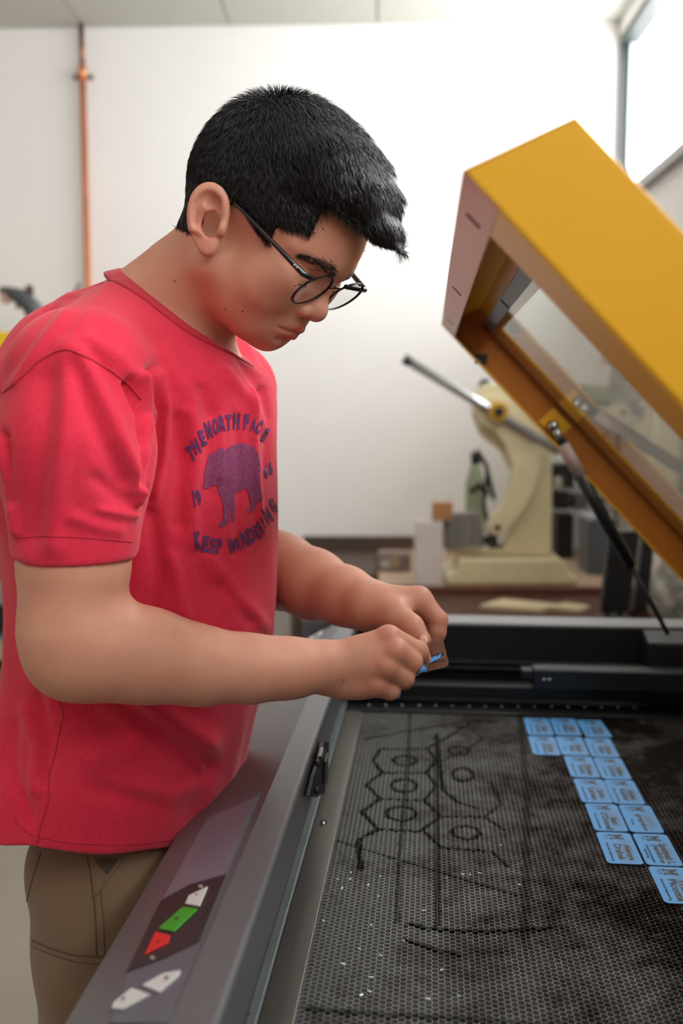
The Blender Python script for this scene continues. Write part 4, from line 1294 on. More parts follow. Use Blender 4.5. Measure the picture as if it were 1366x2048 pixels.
def shirt_sdf(p):
    d = torso_sdf(p)
    yoke = s_cone(p, npP(285, 655, 1.035), npP(160, 762, .925), .036, .057)
    d = smin(d, yoke, .035)
    d = smin(d, s_cone(p, npP(240, 610, 1.11), npP(120, 700, 1.06), .030, .046), .03)
    d = smin(d, s_cone(p, npP(262, 612, 1.075), npP(165, 735, .95), .033, .055), .02)
    yl = s_cone(p, npP(350, 660, 1.13), npP(455, 775, 1.23), .05, .056)
    d = smin(d, yl, .03)
    sr = chain(p, SL_R, SLR_R, .03)
    sr = smax(sr, (p - hem_p) @ hem_n, .003)
    inner = chain(p, SL_R, [r - .005 for r in SLR_R], .03)
    cav = np.maximum(inner, -(p - hem_p) @ hem_n - .05)
    sr = np.maximum(sr, -cav)
    sl = chain(p, SL_L, SLR_L, .03)
    # blend the sleeve head softly, the lower sleeve stays apart from the trunk
    kk = .030 * np.clip((p[:, 2] - 1.30) / .12, 0, 1) + .004
    d = smin(d, sr, kk); d = smin(d, sl, .012)
    d = np.maximum(d, -np.where(cav < 0, -cav * 0 + (-cav), -1.0)) if False else d
    # neck opening
    v = p - col_c
    h = v @ col_n
    e = np.sqrt((v @ col_e1 / (col_r1 + .004)) ** 2 + (v @ col_e2 / (col_r2 + .004)) ** 2)
    hole = np.maximum((e - 1) * .06, -h - .03)
    d = smax(d, -hole, .004)
    d = np.maximum(d, np.where(e < 2.2, h - .002 - .05 * np.clip(e - 1.5, 0, 1), -1.0))
    d = np.maximum(d, HEM - .17 * (p[:, 1] - .94) - .16 * np.clip(p[:, 0] + .25, -.05, .15) - p[:, 2])
    return d
V, Q = mesh_sdf(shirt_sdf, (-.46, .78, .82), (.10, 1.40, 1.57), .0032)
V = smooth_verts(V, Q, 2, .5)
Nn = vnormals(V, Q)
px_ = project(V)
view = V - np.array([0, 0, CAMH]); view /= np.linalg.norm(view, axis=1)[:, None]
facing = np.clip(-(Nn * view).sum(1) * 3, 0, 1)
def dist_poly(pp, pts_):
    pts_ = np.asarray(pts_, float); d = np.full(len(pp), 1e9)
    for a, b in zip(pts_, pts_[1:]):
        e = b - a; w = pp - a; t = np.clip(w @ e / (e @ e), 0, 1)
        d = np.minimum(d, ((w - t[:, None] * e) ** 2).sum(1))
    return np.sqrt(d)
def c3(*pts_): return [(x / 3.303, 520 + y / 3.303) for x, y in pts_]
def b3(*pts_): return [(x / 3.16, 1400 + y / 3.16) for x, y in pts_]
def c2(*pts_): return [(340 + x / 5.254, 780 + y / 5.254) for x, y in pts_]
FOLDS = [   # polyline in photo pixels, half width in pixels, height in metres
    (c3((455, 600), (440, 900), (370, 1450), (350, 1880)), 26, .0035), (c3((330, 800), (300, 1300), (230, 1800)), 34, -.0030),
    (c3((540, 640), (740, 1060), (930, 1480)), 20, .0040), (c3((500, 700), (640, 1080), (800, 1450)), 26, -.0030), (c3((640, 640), (830, 900), (960, 1150)), 24, -.0025),
    (c3((860, 800), (965, 1010), (985, 1230), (940, 1480)), 10, -.0075), (c3((930, 760), (1010, 1000), (1012, 1220), (960, 1450), (915, 1600)), 9, .0045),
    (c3((985, 720), (1050, 1000), (1030, 1290), (960, 1560)), 9, -.0045), (c3((1040, 760), (1100, 1020), (1080, 1300), (1010, 1620)), 12, .0040),
    (c3((660, 1650), (830, 1680), (900, 1690)), 9, .0020), (c3((640, 1450), (770, 1560), (860, 1600)), 16, -.0022), (c3((480, 1700), (640, 1760), (780, 1790)), 14, .0018),
    (c3((730, 120), (660, 230), (560, 380), (470, 540)), 5, .0012), (c3((700, 360), (860, 480), (990, 640)), 18, .0020), (c3((590, 520), (800, 660), (900, 780)), 16, .0022),
    (c3((0, 1200), (70, 1500), (110, 1800)), 10, .0035), (c3((30, 1150), (60, 1400), (90, 1600)), 8, -.0035), (c3((360, 330), (170, 600), (60, 760)), 20, -.0020), (c3((430, 330), (230, 580), (90, 800)), 14, .0022),
    (c2((350, 0), (440, 260)), 14, -.0030), (c2((180, 250), (260, 700), (220, 1100), (250, 1600)), 16, .0030), (c2((60, 300), (130, 800), (100, 1400)), 18, -.0035),
    (c2((860, 0), (870, 250), (900, 900), (960, 1500)), 8, .0025), (c2((980, 0), (1050, 300), (1020, 800)), 9, -.0030), (c2((700, 300), (740, 1000), (690, 1700)), 12, -.0016),
    (c2((540, 300), (520, 900)), 12, .0014), (c2((400, 500), (430, 1100)), 10, -.0012),
    (b3((480, 0), (640, 130), (760, 240)), 30, -.0050), (b3((740, 0), (950, 170), (1120, 300), (1300, 430)), 26, -.0060), (b3((900, 0), (1080, 120), (1300, 260)), 26, .0060),
    (b3((1080, 210), (1180, 330), (1290, 440)), 12, .0045), (b3((560, 380), (760, 300), (860, 270)), 24, .0025), (b3((880, 560), (1050, 620), (1180, 560)), 22, .0025),
    (b3((160, 60), (240, 300), (220, 560)), 18, .0030), (b3((80, 160), (60, 420), (180, 740)), 16, -.0030), (b3((240, 0), (300, 250), (280, 500)), 16, -.0030), (b3((620, 560), (820, 620), (1000, 640)), 20, -.0025),
    ([(300, 1010), (320, 1150), (300, 1260)], 20, -.0040), ([(345, 1120), (370, 1230)], 16, .0030), ([(420, 1120), (470, 1200), (540, 1260)], 18, .0035), ([(440, 1170), (500, 1240)], 14, -.0030),
    ([(330, 700), (380, 800), (400, 880)], 16, .0022), ([(450, 740), (500, 800), (530, 860)], 12, .0022), ([(480, 720), (520, 780)], 10, -.0020),
]
disp = np.zeros(len(V))
for pl_, w, amp in FOLDS:
    d = dist_poly(px_, pl_)
    disp += amp * np.exp(-(d / w) ** 2 * 1.2)
disp *= facing * 1.7
# loose cloth: gentle vertical drape all round
ang = np.arctan2(V[:, 1] - TY, V[:, 0] + .22)
disp += .0018 * np.sin(ang * 9 + V[:, 2] * 14) * np.sin(V[:, 2] * 11 + ang * 3) * np.clip((1.36 - V[:, 2]) / .15, 0, 1)
V = V + Nn * disp[:, None]
shirt_me = quad_mesh('tshirt', V, Q)
m_shirt = bpy.data.materials.new('red_jersey'); m_shirt.use_nodes = True
nt = m_shirt.node_tree; N, L = nt.nodes, nt.links; pb = N['Principled BSDF']
tc = N.new('ShaderNodeTexCoord')
a1 = N.new('ShaderNodeTexNoise'); a1.inputs['Scale'].default_value = 260; a1.inputs['Detail'].default_value = 4; L.new(tc.outputs['Object'], a1.inputs['Vector'])
a2 = N.new('ShaderNodeTexNoise'); a2.inputs['Scale'].default_value = 14; a2.inputs['Detail'].default_value = 4; L.new(tc.outputs['Object'], a2.inputs['Vector'])
ad = N.new('ShaderNodeMath'); ad.operation = 'ADD'; L.new(a1.outputs[0], ad.inputs[0]); L.new(a2.outputs[0], ad.inputs[1])
mr = N.new('ShaderNodeMapRange'); mr.inputs[1].default_value = .7; mr.inputs[2].default_value = 1.3; L.new(ad.outputs[0], mr.inputs[0])
mxs = N.new('ShaderNodeMix'); mxs.data_type = 'RGBA'; mxs.inputs[6].default_value = lin('#c8203c'); mxs.inputs[7].default_value = lin('#d53049'); L.new(mr.outputs[0], mxs.inputs[0])
L.new(mxs.outputs[2], pb.inputs['Base Color'])
pb.inputs['Roughness'].default_value = .85; pb.inputs['Sheen Weight'].default_value = .25; pb.inputs['Sheen Tint'].default_value = (1, .6, .6, 1); pb.inputs['Specular IOR Level'].default_value = .2
bp = N.new('ShaderNodeBump'); bp.inputs['Strength'].default_value = .35; bp.inputs['Distance'].default_value = .0006
a3 = N.new('ShaderNodeTexNoise'); a3.inputs['Scale'].default_value = 700; L.new(tc.outputs['Object'], a3.inputs['Vector'])
L.new(a3.outputs[0], bp.inputs['Height']); L.new(bp.outputs[0], pb.inputs['Normal'])
shirt = link_mesh('tshirt', shirt_me, m_shirt, man)
shirt['label'] = 'red cotton T-shirt with a faded purple bear print'
shirt_bvh = BVHTree.FromPolygons([tuple(v) for v in V], [tuple(q_) for q_ in Q.tolist()])
def on(bvh, px, py, lift=.0006):
    d = ray(px, py).normalized()
    loc, nrm, i, dist = bvh.ray_cast(CAMP, d)
    if loc is None: return None
    if nrm.dot(d) > 0: nrm = -nrm
    return loc + nrm * lift
m_seam = mat('seam_red', '#b31a34', .85)
m_rib = mat('collar_rib_red', '#bb1c36', .85, bump=.5, bscale=900, sheen=.2)
def seam(name, pts_, r, bvh, m, parent, step=6, lift=0.0):
    out_ = []
    for a, b in zip(pts_, pts_[1:]):
        n = max(1, int(math.dist(a, b) / step))
        for k in range(n + (1 if b == pts_[-1] else 0)):
            q_ = on(bvh, a[0] + (b[0] - a[0]) * k / n, a[1] + (b[1] - a[1]) * k / n, lift)
            if q_ is not None and (not out_ or (q_ - out_[-1]).length < .03): out_.append(q_)
    if len(out_) > 1:
        return tube(name, out_, r, m, parent, 6)
seam('seam', c3((700, 110), (745, 130), (700, 220), (590, 370), (520, 470), (440, 580)), .0010, shirt_bvh, m_seam, shirt)
seam('seam', c3((20, 880), (100, 815), (260, 665), (370, 605), (440, 590), (480, 600), (600, 655), (740, 735), (860, 830), (930, 920)), .0011, shirt_bvh, m_seam, shirt)
seam('hem_stitch', c3((112, 1835), (300, 1825), (500, 1830), (700, 1845), (872, 1862)), .0007, shirt_bvh, m_seam, shirt)
seam('hem_stitch', b3((90, 760), (180, 845), (260, 870), (450, 905), (700, 915), (900, 908), (1090, 882)), .0007, shirt_bvh, m_seam, shirt)
seam('seam', b3((370, 0), (400, 85), (350, 340), (310, 480), (305, 650), (255, 800), (235, 925)), .0009, shirt_bvh, m_seam, shirt)
# ribbed collar band
bm = bmesh.new(); rings_ = []
K = 64
for i in range(K):
    a = 2 * math.pi * i / K
    ca, sa = math.cos(a), math.sin(a)
    base = col_c + col_e1 * ca * col_r1 + col_e2 * sa * col_r2
    o_ = col_e1 * ca + col_e2 * sa
    dn = o_ * .62 - col_n * .78
    dn2 = np.cross(np.array(dn), np.cross(o_, col_n)); dn2 /= np.linalg.norm(dn2)
    if dn2 @ col_n < 0: dn2 = -dn2
    ring_ = []
    for t, h in ((-.006, -.001), (-.006, .0012), (.0, .0022), (.013, .0026), (.0155, .0012), (.0155, -.002), (.0, -.002)):
        pt_ = Vector(base + np.array(dn) * t)
        if t >= 0:
            hit = shirt_bvh.ray_cast(pt_ + Vector(dn2) * .03, -Vector(dn2), .06)[0]
            if hit is not None and (hit - pt_).dot(Vector(dn2)) > -.0015: pt_ = hit
        ring_.append(bm.verts.new(pt_ + Vector(dn2) * h))
    rings_.append(ring_)
for i in range(K):
    a, b = rings_[i], rings_[(i + 1) % K]
    for k in range(7):
        bm.faces.new([a[k], b[k], b[(k + 1) % 7], a[(k + 1) % 7]])
from_bm('collar', bm, m_rib, shirt, smooth=True)

# ---- chest print, wrapped on the cloth
m_print = mat('print_purple', '#5b2a5e', .85, var=.28, vscale=220)
m_print2 = mat('print_faded', '#84365f', .85, var=.3, vscale=320)
def decal(name, V2, F, m, parent, bvh, lift=.0009, sub=1):
    """V2: pixel positions; triangles subdivided and laid on the cloth"""
    bm = bmesh.new()
    vs = [bm.verts.new((x, y, 0)) for x, y in V2]
    for f in F:
        try: bm.faces.new([vs[i] for i in f])
        except ValueError: pass
    bmesh.ops.remove_doubles(bm, verts=bm.verts, dist=.01)
    for _ in range(sub):
        bmesh.ops.triangulate(bm, faces=bm.faces)
        long_ = [e for e in bm.edges if e.calc_length() > 5]
        if long_: bmesh.ops.subdivide_edges(bm, edges=long_, cuts=1)
    bmesh.ops.triangulate(bm, faces=bm.faces)
    dead = []
    for v in bm.verts:
        q_ = on(bvh, v.co.x, v.co.y, lift)
        if q_ is None: dead.append(v)
        else: v.co = q_
    bmesh.ops.delete(bm, geom=dead, context='VERTS')
    me = bpy.data.meshes.new(name); bm.to_mesh(me); bm.free()
    return link_mesh(name, me, m, parent)
def glyphs(items, hgt):
    VV, FF = [], []
    for ch, x, y, rot, sx, sy in items:
        v, f = text_mesh(ch, .055)
        h = v[:, 1].max() - v[:, 1].min()
        w = v[:, 0].max() - v[:, 0].min()
        s2 = v / np.array([max(w, .25), h]) * np.array([hgt * sx * 1.02, hgt * sy])
        a = R(rot); c, s = math.cos(a), math.sin(a)
        X = s2[:, 0] * c + s2[:, 1] * s; Y = s2[:, 0] * s - s2[:, 1] * c
        b = len(VV)
        VV.extend(zip(340 + x / 5.254 + X, 780 + y / 5.254 + Y)); FF.extend([[b + i for i in t] for t in f])
    return VV, FF
TOP = [('T', 222, 668, -24, .42, 1.1), ('H', 272, 590, -22, .40, 1.05), ('E', 336, 500, -18, .34, 1.05), ('N', 402, 418, -16, .40, 1.15), ('O', 478, 380, -10, .42, 1.1), ('R', 547, 348, -7, .36, 1.05),
       ('T', 611, 338, -3, .36, 1.05), ('H', 695, 326, 2, .42, 1.1), ('F', 800, 330, 4, .32, 1.0), ('A', 872, 366, 12, .34, .85), ('C', 932, 388, 20, .30, .95), ('E', 996, 470, 26, .26, .95)]
BOT = [('K', 288, 1580, -4, .42, 1.25), ('E', 370, 1618, 2, .42, 1.1), ('E', 447, 1640, 4, .36, 1.05), ('P', 515, 1640, 4, .34, 1.05), ('W', 650, 1640, -6, .55, 1.05), ('A', 712, 1612, -10, .34, .95),
       ('N', 775, 1565, -14, .46, 1.1), ('D', 850, 1530, -14, .42, 1.05), ('E', 910, 1490, -20, .30, .95), ('R', 948, 1440, -24, .26, .9), ('I', 975, 1395, -26, .12, .85), ('N', 1020, 1315, -28, .44, 1.05), ('G', 1080, 1215, -30, .38, 1.0)]
YRS = [('1', 248, 1140, -8, .12, 1.15), ('9', 295, 1130, -12, .32, 1.05), ('6', 1003, 850, -6, .28, .95), ('6', 1050, 818, -8, .24, .9)]
for nm, it in (('lettering', TOP), ('lettering', BOT), ('lettering', YRS)):
    decal(nm, *glyphs(it, 30), m_print, shirt, shirt_bvh)
bear = [(355, 985), (360, 870), (395, 720), (420, 670), (480, 650), (500, 610), (540, 600), (570, 630), (640, 585), (720, 560), (800, 565), (880, 600), (925, 690), (945, 800),
        (940, 900), (950, 1050), (970, 1120), (960, 1180), (930, 1150), (900, 1210), (880, 1260), (820, 1290), (808, 1270), (850, 1210), (830, 1120), (800, 1030), (690, 1075), (670, 1140), (680, 1250), (675, 1370), (650, 1390), (640, 1250),
        (625, 1300), (610, 1400), (570, 1430), (505, 1445), (510, 1405), (555, 1370), (560, 1260), (545, 1150), (510, 1080), (495, 1010), (440, 1000), (410, 1030), (350, 1035), (340, 1010)]
from mathutils.geometry import tessellate_polygon
V2 = [(340 + x / 5.254, 780 + y / 5.254) for x, y in bear]
F2 = [list(t) for t in tessellate_polygon([[Vector((x, y, 0)) for x, y in V2]])]
decal('bear_emblem', V2, F2, m_print2, shirt, shirt_bvh, .0007, 4)

# ---- trousers
def pants_sdf(p):
    d = s_ell(p, (-.248, 1.11, .875), (.097, .128, .090))
    d = smin(d, chain(p, [(-.250, 1.06, .855), (-.246, 1.055, .48), (-.245, 1.05, .085)], [.097, .083, .068], .03), .03)
    d = smin(d, chain(p, [(-.236, 1.18, .855), (-.236, 1.21, .48), (-.235, 1.22, .085)], [.086, .080, .068], .03), .025)
    d = np.maximum(d, p[:, 2] - .965)
    d += .0020 * np.sin(p[:, 2] * 60 + p[:, 0] * 40) * np.sin(p[:, 0] * 35 + p[:, 1] * 28)
    d = np.maximum(d, .05 - p[:, 2])
    return d
V, Q = mesh_sdf(pants_sdf, (-.40, .90, .03), (-.07, 1.36, .99), .0065)
V = smooth_verts(V, Q, 2, .5)
pm = quad_mesh('trousers', V, Q)
m_khaki = mat('khaki_twill', '#775f48', .85, bump=.3, bscale=600, var=.08, vscale=12, sheen=.15)
trs = link_mesh('trousers', pm, m_khaki, man)
trs['label'] = 'khaki trousers with a slanted side pocket'
pb_ = BVHTree.FromPolygons([tuple(v) for v in V], [tuple(q_) for q_ in Q.tolist()])
m_ks = mat('khaki_seam', '#5d4934', .9)
seam('seam', b3((550, 990), (570, 1080), (590, 1230), (605, 1400), (610, 1610)), .0010, pb_, m_ks, trs)
seam('seam', b3((635, 1210), (655, 1400), (660, 1610)), .0007, pb_, m_ks, trs)
seam('pocket_edge', b3((770, 1000), (690, 1105), (635, 1195), (590, 1235)), .0018, pb_, m_khaki, trs, lift=.001)
seam('pocket_edge', b3((600, 1000), (640, 1060), (690, 1105)), .0012, pb_, m_ks, trs)
seam('seam', b3((170, 1505), (330, 1570), (480, 1612), (620, 1620), (760, 1615)), .0012, pb_, m_ks, trs)
seam('seam', b3((160, 1540), (330, 1608), (480, 1655), (620, 1668), (750, 1662)), .0007, pb_, m_ks, trs)
seam('seam', b3((260, 960), (210, 1120), (165, 1290)), .0010, pb_, m_ks, trs)
decal('pocket_lining', [(340 - 340 + x / 3.16, 1400 + y / 3.16) for x, y in ((622, 1000), (755, 1000), (690, 1105), (645, 1062))], [[0, 1, 2, 3]], mat('pocket_dark', '#4d4032', .9), trs, pb_, .0008, 3)
# ---- shoes
def shoe_sdf(p, c):
    q_ = p - np.array(c)
    d = s_ell(q_, (.06, 0, .035), (.14, .046, .045))
    d = smin(d, s_cone(q_, (-.02, 0, .05), (-.02, 0, .11), .045, .042), .03)
    return np.maximum(d, -q_[:, 2])
m_shoe = mat('shoe_dark', '#2b2b2e', .6); m_sole = mat('shoe_sole', '#c9c5bd', .7)
for c in ((-.235, 1.05, .012), (-.225, 1.22, .012)):
    V, Q = mesh_sdf(lambda p: shoe_sdf(p, c), (c[0] - .12, c[1] - .07, -.01), (c[0] + .22, c[1] + .07, .17), .006)
    so = link_mesh('shoe', quad_mesh('shoe', V, Q), m_shoe, man)
    prism('sole', [(c[0] + .06 + .145 * math.cos(a * .35), c[1] + .05 * math.sin(a * .35), 0) for a in range(18)], (0, 0, .02), m_sole, so, .003)
# ================================================================== hair
def hl(pts_):        # hairline pixels with a guess of the side distance -> (u, v)
    return [tuple(hp(x, y, w)[:2]) for x, y, w in pts_]
HAIRPOLY = hl([(742, 476, .0), (700, 448, .035), (652, 412, .052), (632, 418, .058), (612, 464, .062), (575, 458, .066), (548, 456, .069), (528, 490, .071), (512, 478, .073), (494, 448, .074), (476, 410, .074),
               (452, 392, .074), (418, 392, .074), (398, 420, .07), (396, 468, .062), (384, 470, .05), (366, 460, .03), (345, 400, 0)])
HAIRPOLY += [(-.16, .0), (-.16, .25), (.25, .25), (.25, .03), (.125, .045)]
def hair_raw(q_):
    d = s_ell(q_, (-.004, .050, 0), (.1005, .0855, .0785))
    d = smin(d, s_ell(q_, (.008, .080, 0), (.088, .065, .068)), .02)
    qq = q_.copy(); qq[:, 2] = np.maximum(qq[:, 2] - .036 * (1 - .85 * np.clip((qq[:, 0] - .06) / .075, 0, 1)), 0)
    fr_ = chain(qq, [(.045, .096, 0), (.082, .088, 0), (.115, .0745, 0), (.140, .0665, 0)], [.033, .0235, .0105, .0025], .012)
    return smin(d, fr_, .014)
def hair_sdf(p):
    q_ = sym(p)
    d = hair_raw(q_)
    m_ = poly_sd(q_[:, :2], HAIRPOLY)
    d = smin(d, head_sdf(p, False) - .0042, .004)
    # thin out towards the hairline
    d = d + .0035 * np.exp(-np.clip(-m_, 0, 1) / .008) * np.clip((.075 - q_[:, 0]) / .03, 0, 1)
    return smax(d, m_, .003)
V, Q = mesh_sdf(hair_sdf, (-.125, -.09, -.10), (.165, .165, .10), .0022)
V = smooth_verts(V, Q, 1, .5)
m_hair = mat('hair_black', '#0e0d10', .6, spec=.25, bump=.6, bscale=260, stretch=(1, 1, 1))
hair = link_mesh('hair', quad_mesh('hair', h2w(V), Q), m_hair, man)
hair['label'] = 'short black hair with a fringe over the forehead'
# strands
Nn = vnormals(V, Q)
tri = np.concatenate([Q[:, [0, 1, 2]], Q[:, [0, 2, 3]]])
ar = np.linalg.norm(np.cross(V[tri[:, 1]] - V[tri[:, 0]], V[tri[:, 2]] - V[tri[:, 0]]), axis=1)
cen = V[tri].mean(1)
keep = (head_sdf(cen) > -.004)                       # only the outer skin of the cap
ar = np.where(keep, ar, 0)
NS = 30000
rs = np.random.default_rng(11)
ti = rs.choice(len(tri), NS, p=ar / ar.sum())
u1 = np.sqrt(rs.random(NS)); u2 = rs.random(NS)
W3 = np.stack([1 - u1, u1 * (1 - u2), u1 * u2], 1)
pos_ = (V[tri[ti]] * W3[:, :, None]).sum(1)
nrm_ = (Nn[tri[ti]] * W3[:, :, None]).sum(1); nrm_ /= np.linalg.norm(nrm_, axis=1)[:, None] + 1e-9
WH = np.array([-.052, .128, .0])
fl = pos_ - WH
top = np.clip((pos_[:, 1] - .055) / .05, 0, 1) * np.clip((pos_[:, 0] + .03) / .05, 0, 1)
fl = fl / (np.linalg.norm(fl, axis=1)[:, None] + 1e-9)
fl = fl * (1 - .75 * top)[:, None] + np.stack([np.ones(NS), -.5 * np.ones(NS), pos_[:, 2] * 4], 1) * (.75 * top)[:, None]
side = np.clip((.06 - pos_[:, 1]) / .05, 0, 1)
fl[:, 1] -= .35 * side
fl = fl + rs.normal(0, .16, (NS, 3))
fl = fl - nrm_ * (fl * nrm_).sum(1)[:, None]
fl /= np.linalg.norm(fl, axis=1)[:, None] + 1e-9
dc_ = np.linalg.norm(pos_ - WH, axis=1)
crown = np.exp(-(dc_ / .035) ** 2)
lift_ = .18 + .10 * side + 1.3 * crown + rs.random(NS) * .12
front = np.clip((pos_[:, 0] - .07) / .04, 0, 1) * np.clip((pos_[:, 1] - .055) / .02, 0, 1)
ln = .0085 + .012 * np.clip((pos_[:, 1] - .03) / .06, 0, 1) + .010 * top
ln = ln * (.6 + .6 * rs.random(NS)) * (1 - .25 * crown)
ln = np.where(front > .3, ln * .75, ln)
d0 = fl + nrm_ * lift_[:, None]; d0 /= np.linalg.norm(d0, axis=1)[:, None]
d1 = fl + nrm_ * (lift_ * .35)[:, None] + np.array([.1, -.25, 0]) * (1 - crown)[:, None]
d1 /= np.linalg.norm(d1, axis=1)[:, None]
root = pos_ - nrm_ * .0015
ptsS = [root, root + d0 * (ln * .35)[:, None], root + d0 * (ln * .35)[:, None] + (d0 + d1) * (ln * .17)[:, None], root + d0 * (ln * .35)[:, None] + (d0 + d1) * (ln * .17)[:, None] + d1 * (ln * .35)[:, None]]
rads = [.00030, .00030, .00024]
sx_ = np.cross(d0, nrm_); sx_ /= np.linalg.norm(sx_, axis=1)[:, None] + 1e-9
sy_ = np.cross(sx_, d0)
def strands(ptsS, rads, sx_, sy_, n):
    VV = []
    for k in range(3):
        for a in range(3):
            an = 2 * math.pi * a / 3
            VV.append(ptsS[k] + (sx_ * math.cos(an) + sy_ * math.sin(an)) * rads[k])
    VV.append(ptsS[3])
    VV = np.stack(VV, 1).reshape(-1, 3)
    base = (np.arange(n) * 10)[:, None]
    T3 = []
    for k in range(2):
        for a in range(3):
            b = (a + 1) % 3
            T3.append(base + np.array([[k * 3 + a, k * 3 + b, k * 3 + 3 + b]])); T3.append(base + np.array([[k * 3 + a, k * 3 + 3 + b, k * 3 + 3 + a]]))
    for a in range(3):
        T3.append(base + np.array([[6 + a, 6 + (a + 1) % 3, 9]]))
    return VV, np.concatenate(T3)
SV, SF = strands(ptsS, rads, sx_, sy_, NS)
m_strand = mat('hair_strand', '#222126', .38, spec=.6)
st_o = link_mesh('hair_strands', quad_mesh('hair_strands', h2w(SV), SF), m_strand, hair)
st_o['kind'] = 'stuff'
# eyebrows: short strands on the brow
NBW = 420
VVb = []
for sgn in (1, -1):
    t = rs.random(NBW)
    u_ = .100 - .028 * t ** 1.3; v_ = .0150 + .006 * np.sin(t * 2.2) + rs.normal(0, 1, NBW) * (.0036 * (1 - .6 * t)); w_ = sgn * (.011 + .036 * t)
    pr = np.stack([u_, v_, w_], 1)
    wpt = h2w(pr)
    nr = np.zeros_like(wpt); lc = wpt.copy()
    for i in range(NBW):
        l_, n_, _, _ = head_bvh.find_nearest(Vector(wpt[i]))
        lc[i] = l_; nr[i] = n_
    dirw = (HW * sgn * .9 + HV * .25 - HU * .3)[None] + rs.normal(0, .25, (NBW, 3))
    dirw = dirw - nr * (dirw * nr).sum(1)[:, None]; dirw /= np.linalg.norm(dirw, axis=1)[:, None]
    dirw = dirw + nr * .12
    l_ = .0065 * (.6 + .6 * rs.random(NBW))
    P4 = [lc, lc + dirw * (l_ * .35)[:, None], lc + dirw * (l_ * .7)[:, None], lc + dirw * l_[:, None]]
    x_ = np.cross(dirw, nr); x_ /= np.linalg.norm(x_, axis=1)[:, None]
    VVb.append(strands(P4, [.00015, .00015, .00012], x_, nr, NBW))
for a, b in VVb:
    link_mesh('eyebrow', quad_mesh('eyebrow', a, b), m_strand, man)
# lashes along the lowered lids
for sgn in (1, -1):
    n = 60
    t = np.linspace(0, 1, n)
    pr = np.stack([.0838 - .0065 * (2 * t - 1) ** 2, -.0045 - .001 * (2 * t - 1) ** 2, sgn * (.021 + .021 * t)], 1)
    lc = h2w(pr); dirw = np.tile(HU * .35 - HV * .75, (n, 1)) + rs.normal(0, .08, (n, 3))
    P4 = [lc, lc + dirw * .001, lc + dirw * .002, lc + dirw * .003]
    x_ = np.tile(HW, (n, 1)); y_ = np.cross(dirw, x_)
    a, b = strands(P4, [.00022, .0002, .00015], x_, y_, n)
    link_mesh('eyelash', quad_mesh('eyelash', a, b), m_strand, man)

# nails and a few moles
def disc_on(name, c, n_, r1, r2, ax, m, parent, t=.0006):
    n_ = Vector(n_).normalized(); ax = (Vector(ax) - n_ * Vector(ax).dot(n_)).normalized(); ay = n_.cross(ax)
    bm = bmesh.new()
    bmesh.ops.create_uvsphere(bm, u_segments=16, v_segments=8, radius=1)
    for v in bm.verts:
        v.co = Vector(c) + ax * v.co.x * r1 + ay * v.co.y * r2 + n_ * v.co.z * t
    return from_bm(name, bm, m, parent, smooth=True)
m_nail = mat('nail', '#dcb09c', .3)
body_bvh = BVHTree.FromPolygons([tuple(v.co) for v in body_me.vertices], [tuple(p_.vertices) for p_ in body_me.polygons])
for px, py, dx, dy in ((848, 1279, 5, 8),):
    d_ = ray(px, py).normalized()
    l_, n_, _, _ = body_bvh.ray_cast(CAMP, d_)
    if l_ is not None:
        disc_on('nail', l_ + n_ * .0002, n_, .0052, .0042, P(px + dx, py + dy, l_.y) - P(px, py, l_.y), m_nail, man, .0009)
m_mole = mat('mole', '#4a2a20', .6)
for px, py in ((646, 458), (590, 572), (485, 623), (449, 618), (350, 563)):
    d_ = ray(px, py).normalized()
    l_, n_, _, _ = body_bvh.ray_cast(CAMP, d_)
    if l_ is not None: disc_on('mole', l_, n_, .0009, .0009, (1, 0, 0), m_mole, man, .0003)
d_ = ray(688, 1360).normalized(); l_, n_, _, _ = body_bvh.ray_cast(CAMP, d_)
if l_ is not None: disc_on('skin_spot', l_, n_, .0012, .0010, (1, 0, 0), mat('red_spot', '#a03428', .6), man, .0003)

# ================================================================== eyeglasses
gls = empty('eyeglasses', Vector(h2w((.09, 0, 0))))
tag(gls, 'thin black round-rimmed eyeglasses worn by the man', 'eyeglasses')
GO = Vector(h2w((.09, 0, 0)))
def gw(p): return Vector(h2w(p)) - GO
m_fr = mat('eyeglass_black', '#0d0d0f', .25, spec=.6)
m_met = mat('eyeglass_metal', '#b9b4ae', .2, 1.0)
mlens = bpy.data.materials.new('eyeglass_lens'); mlens.use_nodes = True
nt = mlens.node_tree; nt.nodes.clear()
out = nt.nodes.new('ShaderNodeOutputMaterial'); mx1 = nt.nodes.new('ShaderNodeMixShader'); tr = nt.nodes.new('ShaderNodeBsdfTransparent'); gl = nt.nodes.new('ShaderNodeBsdfGlossy'); fr = schlick(nt)
tr.inputs[0].default_value = (.95, .95, .95, 1); gl.inputs['Roughness'].default_value = .01
nt.links.new(fr.outputs[0], mx1.inputs[0]); nt.links.new(tr.outputs[0], mx1.inputs[1]); nt.links.new(gl.outputs[0], mx1.inputs[2]); nt.links.new(mx1.outputs[0], out.inputs[0])
lc_n = hp(625, 580, .033)
GU, GV = lc_n[0], lc_n[1]
print('lens centre', lc_n)
GRX, GRY = .0228, .0215
lean = R(26)
def lens_pt(sgn, a, sc=1.0, du=0.0):
    dv = GRY * math.sin(a) * sc; dw = GRX * math.cos(a) * sc
    return (GU + du + dv * math.sin(lean), GV + dv * math.cos(lean), sgn * (.033 + dw * (1 if sgn > 0 else 1)))
